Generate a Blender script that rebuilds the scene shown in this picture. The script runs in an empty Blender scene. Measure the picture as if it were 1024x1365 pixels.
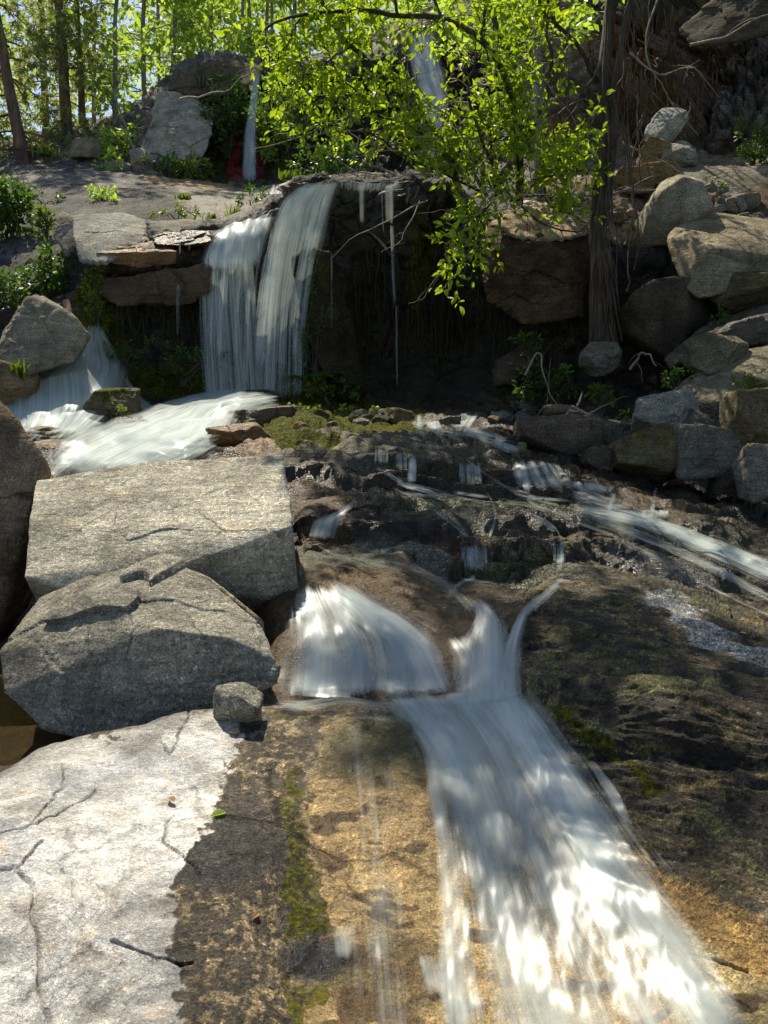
import bpy, bmesh, math
import numpy as np
from mathutils import Vector

# ------------------------------------------------------------------ camera, sky, sun, exposure
SC = bpy.context.scene
COL = SC.collection
F_PX = 1182.0                      # focal length in photo pixels (photo 1024 x 1365)
PITCH = math.radians(6.0)
CAM = np.array([0.0, 0.0, 1.6])

cam_d = bpy.data.cameras.new('camera')
cam = bpy.data.objects.new('camera', cam_d); COL.objects.link(cam)
cam.location = CAM
cam.rotation_euler = (math.radians(90) - PITCH, 0, 0)
cam_d.sensor_fit = 'VERTICAL'
cam_d.angle = 2 * math.atan(682.5 / F_PX)
cam_d.clip_start = 0.05; cam_d.clip_end = 3000
SC.camera = cam

SUN_EL, SUN_AZ = math.radians(56), math.radians(-22)     # azimuth from +Y, minus = to the left
wd = bpy.data.worlds.new('World'); SC.world = wd; wd.use_nodes = True
nt = wd.node_tree
for n in list(nt.nodes): nt.nodes.remove(n)
sky = nt.nodes.new('ShaderNodeTexSky'); sky.sky_type = 'NISHITA'; sky.sun_disc = False
sky.sun_elevation = SUN_EL; sky.sun_rotation = SUN_AZ
bg = nt.nodes.new('ShaderNodeBackground'); bg.inputs['Strength'].default_value = 0.075
wo = nt.nodes.new('ShaderNodeOutputWorld')
nt.links.new(sky.outputs[0], bg.inputs[0]); nt.links.new(bg.outputs[0], wo.inputs[0])
sun_d = bpy.data.lights.new('sun', 'SUN'); sun_d.energy = 4.2; sun_d.angle = math.radians(0.55)
sun_d.color = (1.0, 0.90, 0.72)
sun = bpy.data.objects.new('sun', sun_d); COL.objects.link(sun)
S2 = Vector((math.sin(SUN_AZ) * math.cos(SUN_EL), math.cos(SUN_AZ) * math.cos(SUN_EL), math.sin(SUN_EL)))
sun.rotation_euler = S2.to_track_quat('Z', 'Y').to_euler(); sun.location = (0, 0, 40)
SC.view_settings.view_transform = 'Standard'; SC.view_settings.look = 'None'
SC.view_settings.gamma = 1.0; SC.view_settings.exposure = 0.95
SC.render.engine = 'CYCLES'
SC.cycles.use_denoising = True; SC.cycles.denoising_prefilter = 'NONE'
SC.cycles.max_bounces = 8; SC.cycles.diffuse_bounces = 3; SC.cycles.glossy_bounces = 2
SC.cycles.transmission_bounces = 4; SC.cycles.transparent_max_bounces = 24
SC.cycles.caustics_reflective = False; SC.cycles.caustics_refractive = False

# ------------------------------------------------------------------ helpers
rng = np.random.default_rng(7)
CP, SP = math.cos(PITCH), math.sin(PITCH)

def P(px, py, d):
    """photo pixel + distance along world Y -> world point (arrays allowed)"""
    px = np.asarray(px, float); py = np.asarray(py, float); d = np.asarray(d, float)
    u = (px - 512.0) / F_PX; v = (682.5 - py) / F_PX
    dx, dy, dz = u, CP + v * SP, -SP + v * CP
    s = d / dy
    return np.stack(np.broadcast_arrays(dx * s, d, dz * s + CAM[2]), -1)

def proj(W):
    q = W - CAM
    f = q[..., 1] * CP - q[..., 2] * SP
    up = q[..., 1] * SP + q[..., 2] * CP
    f = np.where(f < 0.05, 0.05, f)
    return 512 + F_PX * q[..., 0] / f, 682.5 - F_PX * up / f

def mpp(d): return d / F_PX        # metres per photo pixel at distance d

def _h(i, j, k, s):
    n = (i * 374761393 + j * 668265263 + k * 2147483647 + s * 974634777) & 0xffffffff
    n = ((n ^ (n >> 13)) * 1274126177) & 0xffffffff
    n = ((n ^ (n >> 16)) * 2246822519) & 0xffffffff
    return n ^ (n >> 15)

def perlin(p, seed=0):
    p = np.asarray(p, float); pi = np.floor(p).astype(np.int64); f = p - pi
    w = f * f * f * (f * (f * 6 - 15) + 10)
    def g(a, b, c):
        h = _h(pi[..., 0] + a, pi[..., 1] + b, pi[..., 2] + c, seed)
        x = f[..., 0] - a; y = f[..., 1] - b; z = f[..., 2] - c
        gx = ((h & 255) / 127.5 - 1); gy = (((h >> 8) & 255) / 127.5 - 1); gz = (((h >> 16) & 255) / 127.5 - 1)
        return gx * x + gy * y + gz * z
    def L(a, b, t): return a + (b - a) * t
    x0 = L(L(g(0,0,0), g(1,0,0), w[...,0]), L(g(0,1,0), g(1,1,0), w[...,0]), w[...,1])
    x1 = L(L(g(0,0,1), g(1,0,1), w[...,0]), L(g(0,1,1), g(1,1,1), w[...,0]), w[...,1])
    return L(x0, x1, w[..., 2]) * 1.3

def fbm(p, octv=4, seed=0, gain=0.5, lac=2.03):
    p = np.asarray(p, float); s = 0; a = 1.0
    for o in range(octv):
        s = s + a * perlin(p, seed + o * 17); p = p * lac + 3.1; a *= gain
    return s

def ridged(p, octv=4, seed=0):
    p = np.asarray(p, float); s = 0; a = 1.0
    for o in range(octv):
        s = s + a * (1 - 2 * np.abs(perlin(p, seed + o * 13))); p = p * 2.1 + 1.7; a *= 0.5
    return s - 0.8

def worley(p, seed=0):
    """F1, F2, random value of nearest cell"""
    p = np.asarray(p, float); pi = np.floor(p).astype(np.int64)
    f1 = np.full(p.shape[:-1], 9.0); f2 = f1.copy(); cid = np.zeros(p.shape[:-1])
    for a in (-1, 0, 1):
        for b in (-1, 0, 1):
            for c in (-1, 0, 1):
                i, j, k = pi[..., 0] + a, pi[..., 1] + b, pi[..., 2] + c
                h = _h(i, j, k, seed)
                dx = i + (h & 255) / 255.0 - p[..., 0]
                dy = j + ((h >> 8) & 255) / 255.0 - p[..., 1]
                dz = k + ((h >> 16) & 255) / 255.0 - p[..., 2]
                dd = np.sqrt(dx * dx + dy * dy + dz * dz)
                m = dd < f1
                f2 = np.where(m, f1, np.minimum(f2, dd))
                cid = np.where(m, ((h >> 24) & 255) / 255.0, cid)
                f1 = np.where(m, dd, f1)
    return f1, f2, cid

def sstep(a, b, x):
    t = np.clip((x - a) / (b - a), 0, 1); return t * t * (3 - 2 * t)

def pchip(x, y, xq):
    """monotone cubic through (x, y[...,n]) along last axis, clamped outside"""
    x = np.asarray(x, float); y = np.asarray(y, float); xq = np.clip(xq, x[0], x[-1])
    h = np.diff(x); dl = np.diff(y, axis=-1) / h
    m = np.zeros_like(y)
    if len(x) > 2:
        a, b = dl[..., :-1], dl[..., 1:]
        w1 = 2 * h[1:] + h[:-1]; w2 = h[1:] + 2 * h[:-1]
        with np.errstate(divide='ignore', invalid='ignore'):
            hm = (w1 + w2) / (w1 / a + w2 / b)
        m[..., 1:-1] = np.where(a * b > 0, hm, 0)
    m[..., 0] = dl[..., 0]; m[..., -1] = dl[..., -1]
    i = np.clip(np.searchsorted(x, xq, side='right') - 1, 0, len(x) - 2)
    t = (xq - x[i]) / h[i]
    t2, t3 = t * t, t * t * t
    return ((2*t3 - 3*t2 + 1) * y[..., i] + (t3 - 2*t2 + t) * h[i] * m[..., i]
            + (-2*t3 + 3*t2) * y[..., i+1] + (t3 - t2) * h[i] * m[..., i+1])

def mesh_np(name, V, F, smooth=True, mat=None, parent=None, uv=None, attrs=None, world_offset=None):
    V = np.asarray(V, np.float32).reshape(-1, 3); F = np.asarray(F, np.int32)
    me = bpy.data.meshes.new(name)
    nf, k = F.shape
    me.vertices.add(len(V)); me.vertices.foreach_set('co', V.ravel())
    me.loops.add(nf * k); me.loops.foreach_set('vertex_index', F.ravel())
    me.polygons.add(nf)
    me.polygons.foreach_set('loop_start', np.arange(0, nf * k, k, dtype=np.int32))
    me.polygons.foreach_set('use_smooth', np.full(nf, smooth))
    if uv is not None:
        l = me.uv_layers.new(name='UVMap'); l.data.foreach_set('uv', np.asarray(uv, np.float32)[F.ravel()].ravel())
    for nm, arr in (attrs or {}).items():
        arr = np.asarray(arr, np.float32)
        if arr.ndim == 1:
            at = me.attributes.new(nm, 'FLOAT', 'POINT'); at.data.foreach_set('value', arr)
        else:
            at = me.attributes.new(nm, 'FLOAT_COLOR', 'POINT')
            c = np.ones((len(arr), 4), np.float32); c[:, :3] = arr; at.data.foreach_set('color', c.ravel())
    me.update(calc_edges=True)
    ob = bpy.data.objects.new(name, me); COL.objects.link(ob)
    if mat: me.materials.append(mat)
    if parent is not None: ob.parent = parent
    return ob

def tag(o, label=None, cat=None, group=None, kind=None):
    if label: o['label'] = label
    if cat: o['category'] = cat
    if group: o['group'] = group
    if kind: o['kind'] = kind
    return o

def empty(name, loc):
    o = bpy.data.objects.new(name, None); COL.objects.link(o); o.location = tuple(float(v) for v in loc)
    o.empty_display_size = 0.2
    return o

class Geo:
    """collects tubes / leaves as one mesh, local to an origin"""
    def __init__(s): s.V = []; s.F = []; s.n = 0; s.A = []
    def add(s, V, F, a=None):
        V = np.asarray(V, float).reshape(-1, 3); F = np.asarray(F, int)
        if F.shape[1] == 3: F = np.concatenate([F, F[:, 2:3]], 1)
        s.V.append(V); s.F.append(F + s.n); s.n += len(V)
        s.A.append(np.full(len(V), 0.5) if a is None else np.asarray(a, float))
    def tube(s, pts, rad, sides=6, cap=True):
        pts = np.asarray(pts, float); rad = np.broadcast_to(np.asarray(rad, float), (len(pts),))
        T = np.gradient(pts, axis=0); T /= np.linalg.norm(T, axis=1, keepdims=True) + 1e-9
        ref = np.array([0.31, 0.9, 0.2]) if abs(T[:, 2]).mean() > 0.7 else np.array([0.05, 0.1, 1.0])
        A = np.cross(T, ref); A /= np.linalg.norm(A, axis=1, keepdims=True) + 1e-9
        B = np.cross(T, A)
        an = np.linspace(0, 2 * math.pi, sides, endpoint=False)
        R = pts[:, None] + rad[:, None, None] * (np.cos(an)[None, :, None] * A[:, None] + np.sin(an)[None, :, None] * B[:, None])
        V = R.reshape(-1, 3); n = len(pts)
        i = np.arange(n - 1)[:, None] * sides; j = np.arange(sides)[None]
        j2 = (j + 1) % sides
        F = np.stack([i + j, i + j2, i + sides + j2, i + sides + j], -1).reshape(-1, 4)
        s.add(V, F)
    def leaves(s, Pn, D, N, L, W, fancy=False, shade=None):
        n = len(Pn)
        if n == 0: return
        D = D / (np.linalg.norm(D, axis=1, keepdims=True) + 1e-9)
        Sd = np.cross(D, N); Sd /= np.linalg.norm(Sd, axis=1, keepdims=True) + 1e-9
        N = np.cross(Sd, D)
        L = np.broadcast_to(L, (n,))[:, None]; W = np.broadcast_to(W, (n,))[:, None]
        a = rng.random(n) if shade is None else shade
        if fancy:
            V = np.stack([Pn, Pn + D*L*.30 + Sd*W*.42 + N*W*.16, Pn + D*L*.68 + Sd*W*.36 + N*W*.10, Pn + D*L - N*L*.12,
                          Pn + D*L*.68 - Sd*W*.36 + N*W*.10, Pn + D*L*.30 - Sd*W*.42 + N*W*.16], 1).reshape(-1, 3)
            b = np.arange(n)[:, None] * 6
            F = np.concatenate([b + np.array([[0, 1, 2, 3]]), b + np.array([[0, 3, 4, 5]])])
            s.add(V, F, np.repeat(a, 6))
        else:
            V = np.stack([Pn, Pn + D*L*.45 + Sd*W*.5 + N*W*.1, Pn + D*L, Pn + D*L*.45 - Sd*W*.5 + N*W*.1], 1).reshape(-1, 3)
            F = np.arange(n)[:, None] * 4 + np.array([[0, 1, 2, 3]])
            s.add(V, F, np.repeat(a, 4))
    def build(s, name, mat, parent=None, origin=None, smooth=True):
        V = np.concatenate(s.V); F = np.concatenate(s.F); A = np.concatenate(s.A)
        if origin is not None: V = V - np.asarray(origin)
        # degenerate quads (triangles) -> fine for Cycles as long as validated
        tri = F[:, 2] == F[:, 3]
        if tri.any():
            me_faces = [tuple(f[:3]) if t else tuple(f) for f, t in zip(F.tolist(), tri)]
            me = bpy.data.meshes.new(name); me.from_pydata(V.tolist(), [], me_faces)
            me.polygons.foreach_set('use_smooth', np.full(len(me.polygons), smooth))
            at = me.attributes.new('shade', 'FLOAT', 'POINT'); at.data.foreach_set('value', A.astype(np.float32))
            ob = bpy.data.objects.new(name, me); COL.objects.link(ob); me.materials.append(mat)
            if parent is not None: ob.parent = parent
            return ob
        return mesh_np(name, V, F, smooth, mat, parent, attrs={'shade': A})

def unit(n, k=3):
    v = rng.normal(size=(n, k)); return v / np.linalg.norm(v, axis=1, keepdims=True)

# ------------------------------------------------------------------ materials
def new_mat(name):
    m = bpy.data.materials.new(name); m.use_nodes = True
    t = m.node_tree
    for n in list(t.nodes): t.nodes.remove(n)
    out = t.nodes.new('ShaderNodeOutputMaterial')
    def N(ty, **kw):
        n = t.nodes.new(ty)
        for k, v in kw.items():
            if k.startswith('i_'):
                key = k[2:]; key = int(key) if key.isdigit() else key.replace('_', ' ')
                n.inputs[key].default_value = v
            else: setattr(n, k, v)
        return n
    def K(a, b): t.links.new(a, b)
    return m, t, out, N, K

def ramp(N, pts, interp='LINEAR'):
    r = N('ShaderNodeValToRGB'); e = r.color_ramp; e.interpolation = interp
    while len(e.elements) < len(pts): e.elements.new(0.5)
    for el, (p, c) in zip(e.elements, pts):
        el.position = p; el.color = (c, c, c, 1) if np.isscalar(c) else (*c, 1)
    return r

def mixc(N, K, a, b, fac, mode='MIX'):
    n = N('ShaderNodeMix', data_type='RGBA', blend_type=mode)
    for sock, val in ((0, fac), (6, a), (7, b)):
        if hasattr(val, 'links') or hasattr(val, 'is_linked'): K(val, n.inputs[sock])
        else: n.inputs[sock].default_value = val if sock == 0 else ((*val, 1) if len(val) == 3 else val)
    return n.outputs[2]

def mth(N, K, op, a, b=None, clamp=False):
    n = N('ShaderNodeMath', operation=op, use_clamp=clamp)
    for i, v in enumerate((a, b)):
        if v is None: continue
        if hasattr(v, 'is_linked'): K(v, n.inputs[i])
        else: n.inputs[i].default_value = v
    return n.outputs[0]

def rock_material(name, from_attr):
    m, t, out, N, K = new_mat(name)
    tc = N('ShaderNodeTexCoord')
    co = tc.outputs['Object']
    bs = N('ShaderNodeBsdfPrincipled')
    if from_attr:
        base = N('ShaderNodeAttribute', attribute_name='rock').outputs['Color']
        wet = N('ShaderNodeAttribute', attribute_name='wet').outputs['Fac']
        moss = N('ShaderNodeAttribute', attribute_name='moss').outputs['Fac']
        lay = N('ShaderNodeAttribute', attribute_name='layer').outputs['Fac']
    else:
        oi = N('ShaderNodeObjectInfo')
        base = oi.outputs['Color']; wet = N('ShaderNodeAttribute', attribute_name='wet').outputs['Fac']
        moss = N('ShaderNodeAttribute', attribute_name='moss').outputs['Fac']
    keepg = mth(N, K, 'SUBTRACT', 1.0, N('ShaderNodeAttribute', attribute_name='smoothg').outputs['Fac'], True)
    n1 = N('ShaderNodeTexNoise', i_Scale=2.3, i_Detail=9.0, i_Roughness=.62, i_Distortion=.4); K(co, n1.inputs['Vector'])
    n2 = N('ShaderNodeTexNoise', i_Scale=38.0, i_Detail=6.0, i_Roughness=.72); K(co, n2.inputs['Vector'])
    n3 = N('ShaderNodeTexNoise', i_Scale=9.0, i_Detail=8.0, i_Roughness=.7, i_Distortion=.8); K(co, n3.inputs['Vector'])
    # streaky bedding grain
    mp = N('ShaderNodeMapping'); mp.inputs['Scale'].default_value = (3, 5, 26); mp.inputs['Rotation'].default_value = (.35, .5, .2)
    K(co, mp.inputs['Vector'])
    n4 = N('ShaderNodeTexNoise', i_Scale=1.6, i_Detail=7.0, i_Roughness=.65, i_Distortion=.5); K(mp.outputs[0], n4.inputs['Vector'])
    v = mth(N, K, 'ADD', ramp(N, [(.3, .45), (.7, 1.45)]).outputs[0], 0) if False else None
    n5 = N('ShaderNodeTexNoise', i_Scale=120.0, i_Detail=4.0, i_Roughness=.7); K(co, n5.inputs['Vector'])
    r5 = ramp(N, [(.38, .30), (.47, .92), (.55, 1.1), (.64, 2.0)]); K(n5.outputs['Fac'], r5.inputs[0])
    r1 = ramp(N, [(.31, .46), (.50, 1.0), (.69, 1.5)]); K(n1.outputs['Fac'], r1.inputs[0])
    r2 = ramp(N, [(.35, .38), (.45, .85), (.55, 1.08), (.70, 1.65)]); K(n2.outputs['Fac'], r2.inputs[0])
    r4 = ramp(N, [(.34, .72), (.50, 1.0), (.68, 1.25)]); K(n4.outputs['Fac'], r4.inputs[0])
    c = mixc(N, K, base, r1.outputs[0], 1.0, 'MULTIPLY')
    c = mixc(N, K, c, r2.outputs[0], keepg, 'MULTIPLY')
    c = mixc(N, K, c, r4.outputs[0], 1.0, 'MULTIPLY')
    c = mixc(N, K, c, r5.outputs[0], keepg, 'MULTIPLY')
    n6 = N('ShaderNodeTexNoise', i_Scale=62.0, i_Detail=5.0, i_Roughness=.75, i_Distortion=.6); K(co, n6.inputs['Vector'])
    r6 = ramp(N, [(.40, .22), (.45, 1.0), (.60, 1.0), (.66, 1.9)]); K(n6.outputs['Fac'], r6.inputs[0])
    c = mixc(N, K, c, r6.outputs[0], mth(N, K, 'MULTIPLY', keepg, .7), 'MULTIPLY')
    n7 = N('ShaderNodeTexNoise', i_Scale=48.0, i_Detail=3.0, i_Roughness=.8, i_Distortion=.3); K(tc.outputs['Object'], n7.inputs['Vector'])
    r7 = ramp(N, [(.585, 0.0), (.62, 1.0)]); K(n7.outputs['Fac'], r7.inputs[0])
    lit = mixc(N, K, c, (2.6, 2.5, 2.3), 1.0, 'MULTIPLY')  # pale crystal flecks in the stone
    c = mixc(N, K, c, lit, mth(N, K, 'MULTIPLY', r7.outputs[0], mth(N, K, 'MULTIPLY', keepg, .75)))
    # rusty and pale lichen patches
    rr = ramp(N, [(.56, 0.0), (.70, .55)]); K(n3.outputs['Fac'], rr.inputs[0])
    warm = mixc(N, K, c, (1.35, 1.0, .62), 1.0, 'MULTIPLY')
    c = mixc(N, K, c, warm, rr.outputs[0])
    rd = ramp(N, [(.28, .75), (.40, 0.0)]); K(n3.outputs['Fac'], rd.inputs[0])
    dk = mixc(N, K, c, (.34, .32, .30), 1.0, 'MULTIPLY')
    c = mixc(N, K, c, dk, rd.outputs[0])
    # cracks
    vo = N('ShaderNodeTexVoronoi', feature='DISTANCE_TO_EDGE', i_Scale=1.7); 
    wv = N('ShaderNodeVectorMath', operation='MULTIPLY_ADD'); K(n3.outputs['Color'], wv.inputs[0]); wv.inputs[1].default_value = (.10,)*3; K(co, wv.inputs[2])
    K(wv.outputs[0], vo.inputs['Vector'])
    rc = ramp(N, [(0.0, 1.0), (.018, 0.0)]); K(vo.outputs['Distance'], rc.inputs[0])
    rgate = ramp(N, [(.50, 0.0), (.60, 1.0)]); K(n1.outputs['Fac'], rgate.inputs[0])
    crack = mth(N, K, 'MULTIPLY', mth(N, K, 'MULTIPLY', rc.outputs[0], rgate.outputs[0]), keepg)
    c = mixc(N, K, c, (.02, .017, .014), mth(N, K, 'MULTIPLY', crack, .75))
    # moss
    mn = ramp(N, [(.38, 0.0), (.56, 1.0)]); K(n3.outputs['Fac'], mn.inputs[0])
    mm = mth(N, K, 'MULTIPLY', moss, 1.0)
    msum = mth(N, K, 'ADD', mth(N, K, 'MULTIPLY', mm, 1.5), mth(N, K, 'SUBTRACT', mth(N, K, 'ADD', mth(N, K, 'MULTIPLY', n3.outputs['Fac'], .7), mth(N, K, 'MULTIPLY', n2.outputs['Fac'], .6)), 1.28))
    mfac = mth(N, K, 'MULTIPLY', msum, 3.5, True)
    mcol = ramp(N, [(.36, (.012, .017, .004)), (.5, (.06, .07, .008)), (.66, (.22, .20, .022))]); K(n2.outputs['Fac'], mcol.inputs[0])
    c = mixc(N, K, c, mcol.outputs[0], mfac)
    K(c, bs.inputs['Base Color'])
    ro = mth(N, K, 'ADD', mth(N, K, 'MULTIPLY', n2.outputs['Fac'], .35), .72)
    rw = mth(N, K, 'ADD', mth(N, K, 'MULTIPLY', n3.outputs['Fac'], .30), .06)
    wetm = mth(N, K, 'MULTIPLY', wet, mth(N, K, 'SUBTRACT', 1.0, mfac))
    rx = N('ShaderNodeMix', data_type='FLOAT'); K(wetm, rx.inputs[0]); K(ro, rx.inputs[2]); K(rw, rx.inputs[3])
    K(rx.outputs[0], bs.inputs['Roughness'])
    K(mth(N, K, 'ADD', mth(N, K, 'MULTIPLY', wetm, .40), .10), bs.inputs['Specular IOR Level'])
    b1 = N('ShaderNodeBump', i_Strength=.9, i_Distance=.07); K(n3.outputs['Fac'], b1.inputs['Height'])
    b2 = N('ShaderNodeBump', i_Strength=1.0, i_Distance=.02); K(n2.outputs['Fac'], b2.inputs['Height']); K(b1.outputs[0], b2.inputs['Normal'])
    b3 = N('ShaderNodeBump', i_Strength=.6, i_Distance=.03); K(n4.outputs['Fac'], b3.inputs['Height']); K(b2.outputs[0], b3.inputs['Normal'])
    b4 = N('ShaderNodeBump', i_Strength=.9, i_Distance=.03, invert=True); K(crack, b4.inputs['Height']); K(b3.outputs[0], b4.inputs['Normal'])
    last = b4
    K(last.outputs[0], bs.inputs['Normal'])
    K(bs.outputs[0], out.inputs[0])
    return m

M_TERR = rock_material('streambed_rock', True)
M_ROCK = rock_material('boulder_rock', False)

def leaf_material(name, dark, light, trans=.5, rough=.45):
    m, t, out, N, K = new_mat(name)
    at = N('ShaderNodeAttribute', attribute_name='shade')
    tc = N('ShaderNodeTexCoord')
    nz = N('ShaderNodeTexNoise', i_Scale=.9, i_Detail=3.0); K(tc.outputs['Object'], nz.inputs['Vector'])
    f = mth(N, K, 'ADD', mth(N, K, 'MULTIPLY', at.outputs['Fac'], .65), mth(N, K, 'MULTIPLY', mth(N, K, 'SUBTRACT', nz.outputs['Fac'], .3), .8), True)
    c = mixc(N, K, dark, light, f)
    p = N('ShaderNodeBsdfPrincipled'); K(c, p.inputs['Base Color']); p.inputs['Roughness'].default_value = rough
    tr = N('ShaderNodeBsdfTranslucent')
    ct = mixc(N, K, c, (1.15, 1.2, .48), 1.0, 'MULTIPLY'); K(ct, tr.inputs['Color'])
    mx = N('ShaderNodeMixShader', i_0=trans); K(p.outputs[0], mx.inputs[1]); K(tr.outputs[0], mx.inputs[2])
    K(mx.outputs[0], out.inputs[0]); return m

M_SHRUB = leaf_material('shrub_leaf', (.15, .24, .02), (.46, .57, .05), .58)
M_BIRCH = leaf_material('broad_leaf', (.17, .27, .05), (.48, .62, .16), .6)  # leaf colour brightened in place of haze on the back trees
M_BUSH = leaf_material('bush_leaf', (.035, .085, .012), (.11, .20, .025), .45)
M_FERN = leaf_material('fern_leaf', (.03, .075, .012), (.10, .19, .02), .4)
M_GRASS = leaf_material('grass_blade', (.07, .12, .015), (.22, .28, .04), .45)
M_PINE = leaf_material('pine_needle', (.15, .19, .09), (.42, .45, .20), .55)
M_FAR = leaf_material('far_leaf', (.18, .25, .09), (.46, .54, .22), .6)  # far foliage lightened in colour to stand for haze
M_DRY = leaf_material('dry_leaf', (.16, .08, .03), (.35, .20, .08), .3)

def bark_material(name, a, b, vs=14):
    m, t, out, N, K = new_mat(name)
    tc = N('ShaderNodeTexCoord'); mp = N('ShaderNodeMapping'); mp.inputs['Scale'].default_value = (1, 1, .12)
    K(tc.outputs['Object'], mp.inputs['Vector'])
    n = N('ShaderNodeTexNoise', i_Scale=vs, i_Detail=8.0, i_Roughness=.7, i_Distortion=.3); K(mp.outputs[0], n.inputs['Vector'])
    n2 = N('ShaderNodeTexNoise', i_Scale=3.0, i_Detail=5.0); K(tc.outputs['Object'], n2.inputs['Vector'])
    r = ramp(N, [(.35, a), (.65, b)]); K(n.outputs['Fac'], r.inputs[0])
    r2 = ramp(N, [(.3, .6), (.7, 1.3)]); K(n2.outputs['Fac'], r2.inputs[0])
    c = mixc(N, K, r.outputs[0], r2.outputs[0], 1.0, 'MULTIPLY')
    p = N('ShaderNodeBsdfPrincipled', i_Roughness=.85); K(c, p.inputs['Base Color'])
    bp = N('ShaderNodeBump', i_Strength=1.0, i_Distance=.03); K(n.outputs['Fac'], bp.inputs['Height']); K(bp.outputs[0], p.inputs['Normal'])
    K(p.outputs[0], out.inputs[0]); return m

M_BARK = bark_material('dark_bark', (.025, .020, .016), (.12, .095, .075))
M_PBARK = bark_material('pine_bark', (.09, .05, .03), (.26, .16, .10), 9)
M_GBARK = bark_material('grey_bark', (.14, .12, .10), (.36, .33, .29))
M_DEAD = bark_material('dead_wood', (.16, .13, .10), (.40, .35, .29), 22)
M_ROOT = bark_material('root_fibre', (.05, .035, .022), (.20, .14, .085), 22)
M_MOSSY = bark_material('moss_strand', (.010, .012, .004), (.045, .045, .014), 22)

def water_material(name, su=1.0, sv=1.0, alpha=.80, W1=.34, W2=.42, gain=4.0, bump=.3):
    m, t, out, N, K = new_mat(name)
    uv = N('ShaderNodeUVMap', uv_map='UVMap')
    de = N('ShaderNodeAttribute', attribute_name='dens').outputs['Fac']
    def nz(a, b, det, off):
        mp = N('ShaderNodeMapping'); mp.inputs['Scale'].default_value = (a * su, b * sv, 1); mp.inputs['Location'].default_value = (off, off * .7, 0)
        K(uv.outputs[0], mp.inputs['Vector'])
        n = N('ShaderNodeTexNoise', i_Scale=1.0, i_Detail=det, i_Roughness=.6, i_Distortion=.15); K(mp.outputs[0], n.inputs['Vector'])
        return n.outputs['Fac']
    s1 = nz(.35, .008, 3.0, 0); s2 = nz(.075, .010, 2.0, 5.2); s3 = nz(.03, .03, 2.0, 9.1)
    s = mth(N, K, 'ADD', mth(N, K, 'ADD', mth(N, K, 'MULTIPLY', s1, W1), mth(N, K, 'MULTIPLY', s2, W2)), mth(N, K, 'MULTIPLY', s3, 1 - W1 - W2))
    # stretch contrast around .5, then threshold by density
    x = mth(N, K, 'MULTIPLY', mth(N, K, 'SUBTRACT', s, .5), gain)
    a = mth(N, K, 'ADD', mth(N, K, 'SUBTRACT', mth(N, K, 'MULTIPLY', de, 1.25), .42), mth(N, K, 'MULTIPLY', x, .85), True)
    gate = mth(N, K, 'MULTIPLY', de, 2.2, True)
    a = mth(N, K, 'MULTIPLY', mth(N, K, 'MULTIPLY', a, gate), alpha)
    d = N('ShaderNodeBsdfDiffuse'); d.inputs['Color'].default_value = (.68, .75, .73, 1)
    tl = N('ShaderNodeBsdfTranslucent'); tl.inputs['Color'].default_value = (.72, .80, .78, 1)
    gl = N('ShaderNodeBsdfGlossy', i_Roughness=.35); gl.inputs['Color'].default_value = (.9, .95, 1, 1)
    bp = N('ShaderNodeBump', i_Strength=bump, i_Distance=.02); K(s, bp.inputs['Height'])
    K(bp.outputs[0], d.inputs['Normal']); K(bp.outputs[0], gl.inputs['Normal'])
    m1 = N('ShaderNodeMixShader', i_0=.45); K(d.outputs[0], m1.inputs[1]); K(tl.outputs[0], m1.inputs[2])
    m2 = N('ShaderNodeMixShader', i_0=.08); K(m1.outputs[0], m2.inputs[1]); K(gl.outputs[0], m2.inputs[2])
    tp = N('ShaderNodeBsdfTransparent')
    mx = N('ShaderNodeMixShader'); K(a, mx.inputs[0]); K(tp.outputs[0], mx.inputs[1]); K(m2.outputs[0], mx.inputs[2])
    K(mx.outputs[0], out.inputs[0]); return m

M_WATER = water_material('white_water', 1.0, .40)
M_FALL = water_material('falling_water', 1.5, .26, .62, .50, .34, 5.0, .2)
M_WATERN = water_material('rushing_water', .62, .20, .78, .17, .36, 4.4, .05)

def pool_material():
    m, t, out, N, K = new_mat('pool_water')
    tc = N('ShaderNodeTexCoord')
    n = N('ShaderNodeTexNoise', i_Scale=7.0, i_Detail=3.0); K(tc.outputs['Object'], n.inputs['Vector'])
    bp = N('ShaderNodeBump', i_Strength=.3, i_Distance=.02); K(n.outputs['Fac'], bp.inputs['Height'])
    g = N('ShaderNodeBsdfGlossy', i_Roughness=.06); K(bp.outputs[0], g.inputs['Normal'])
    tp = N('ShaderNodeBsdfTransparent'); tp.inputs['Color'].default_value = (.34, .33, .22, 1)  # dark tint puts the shade over the pool into its water
    fr = N('ShaderNodeFresnel', i_IOR=1.33); K(bp.outputs[0], fr.inputs['Normal'])
    mx = N('ShaderNodeMixShader'); K(fr.outputs[0], mx.inputs[0]); K(tp.outputs[0], mx.inputs[1]); K(g.outputs[0], mx.inputs[2])
    K(mx.outputs[0], out.inputs[0]); return m
M_POOL = pool_material()
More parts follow.
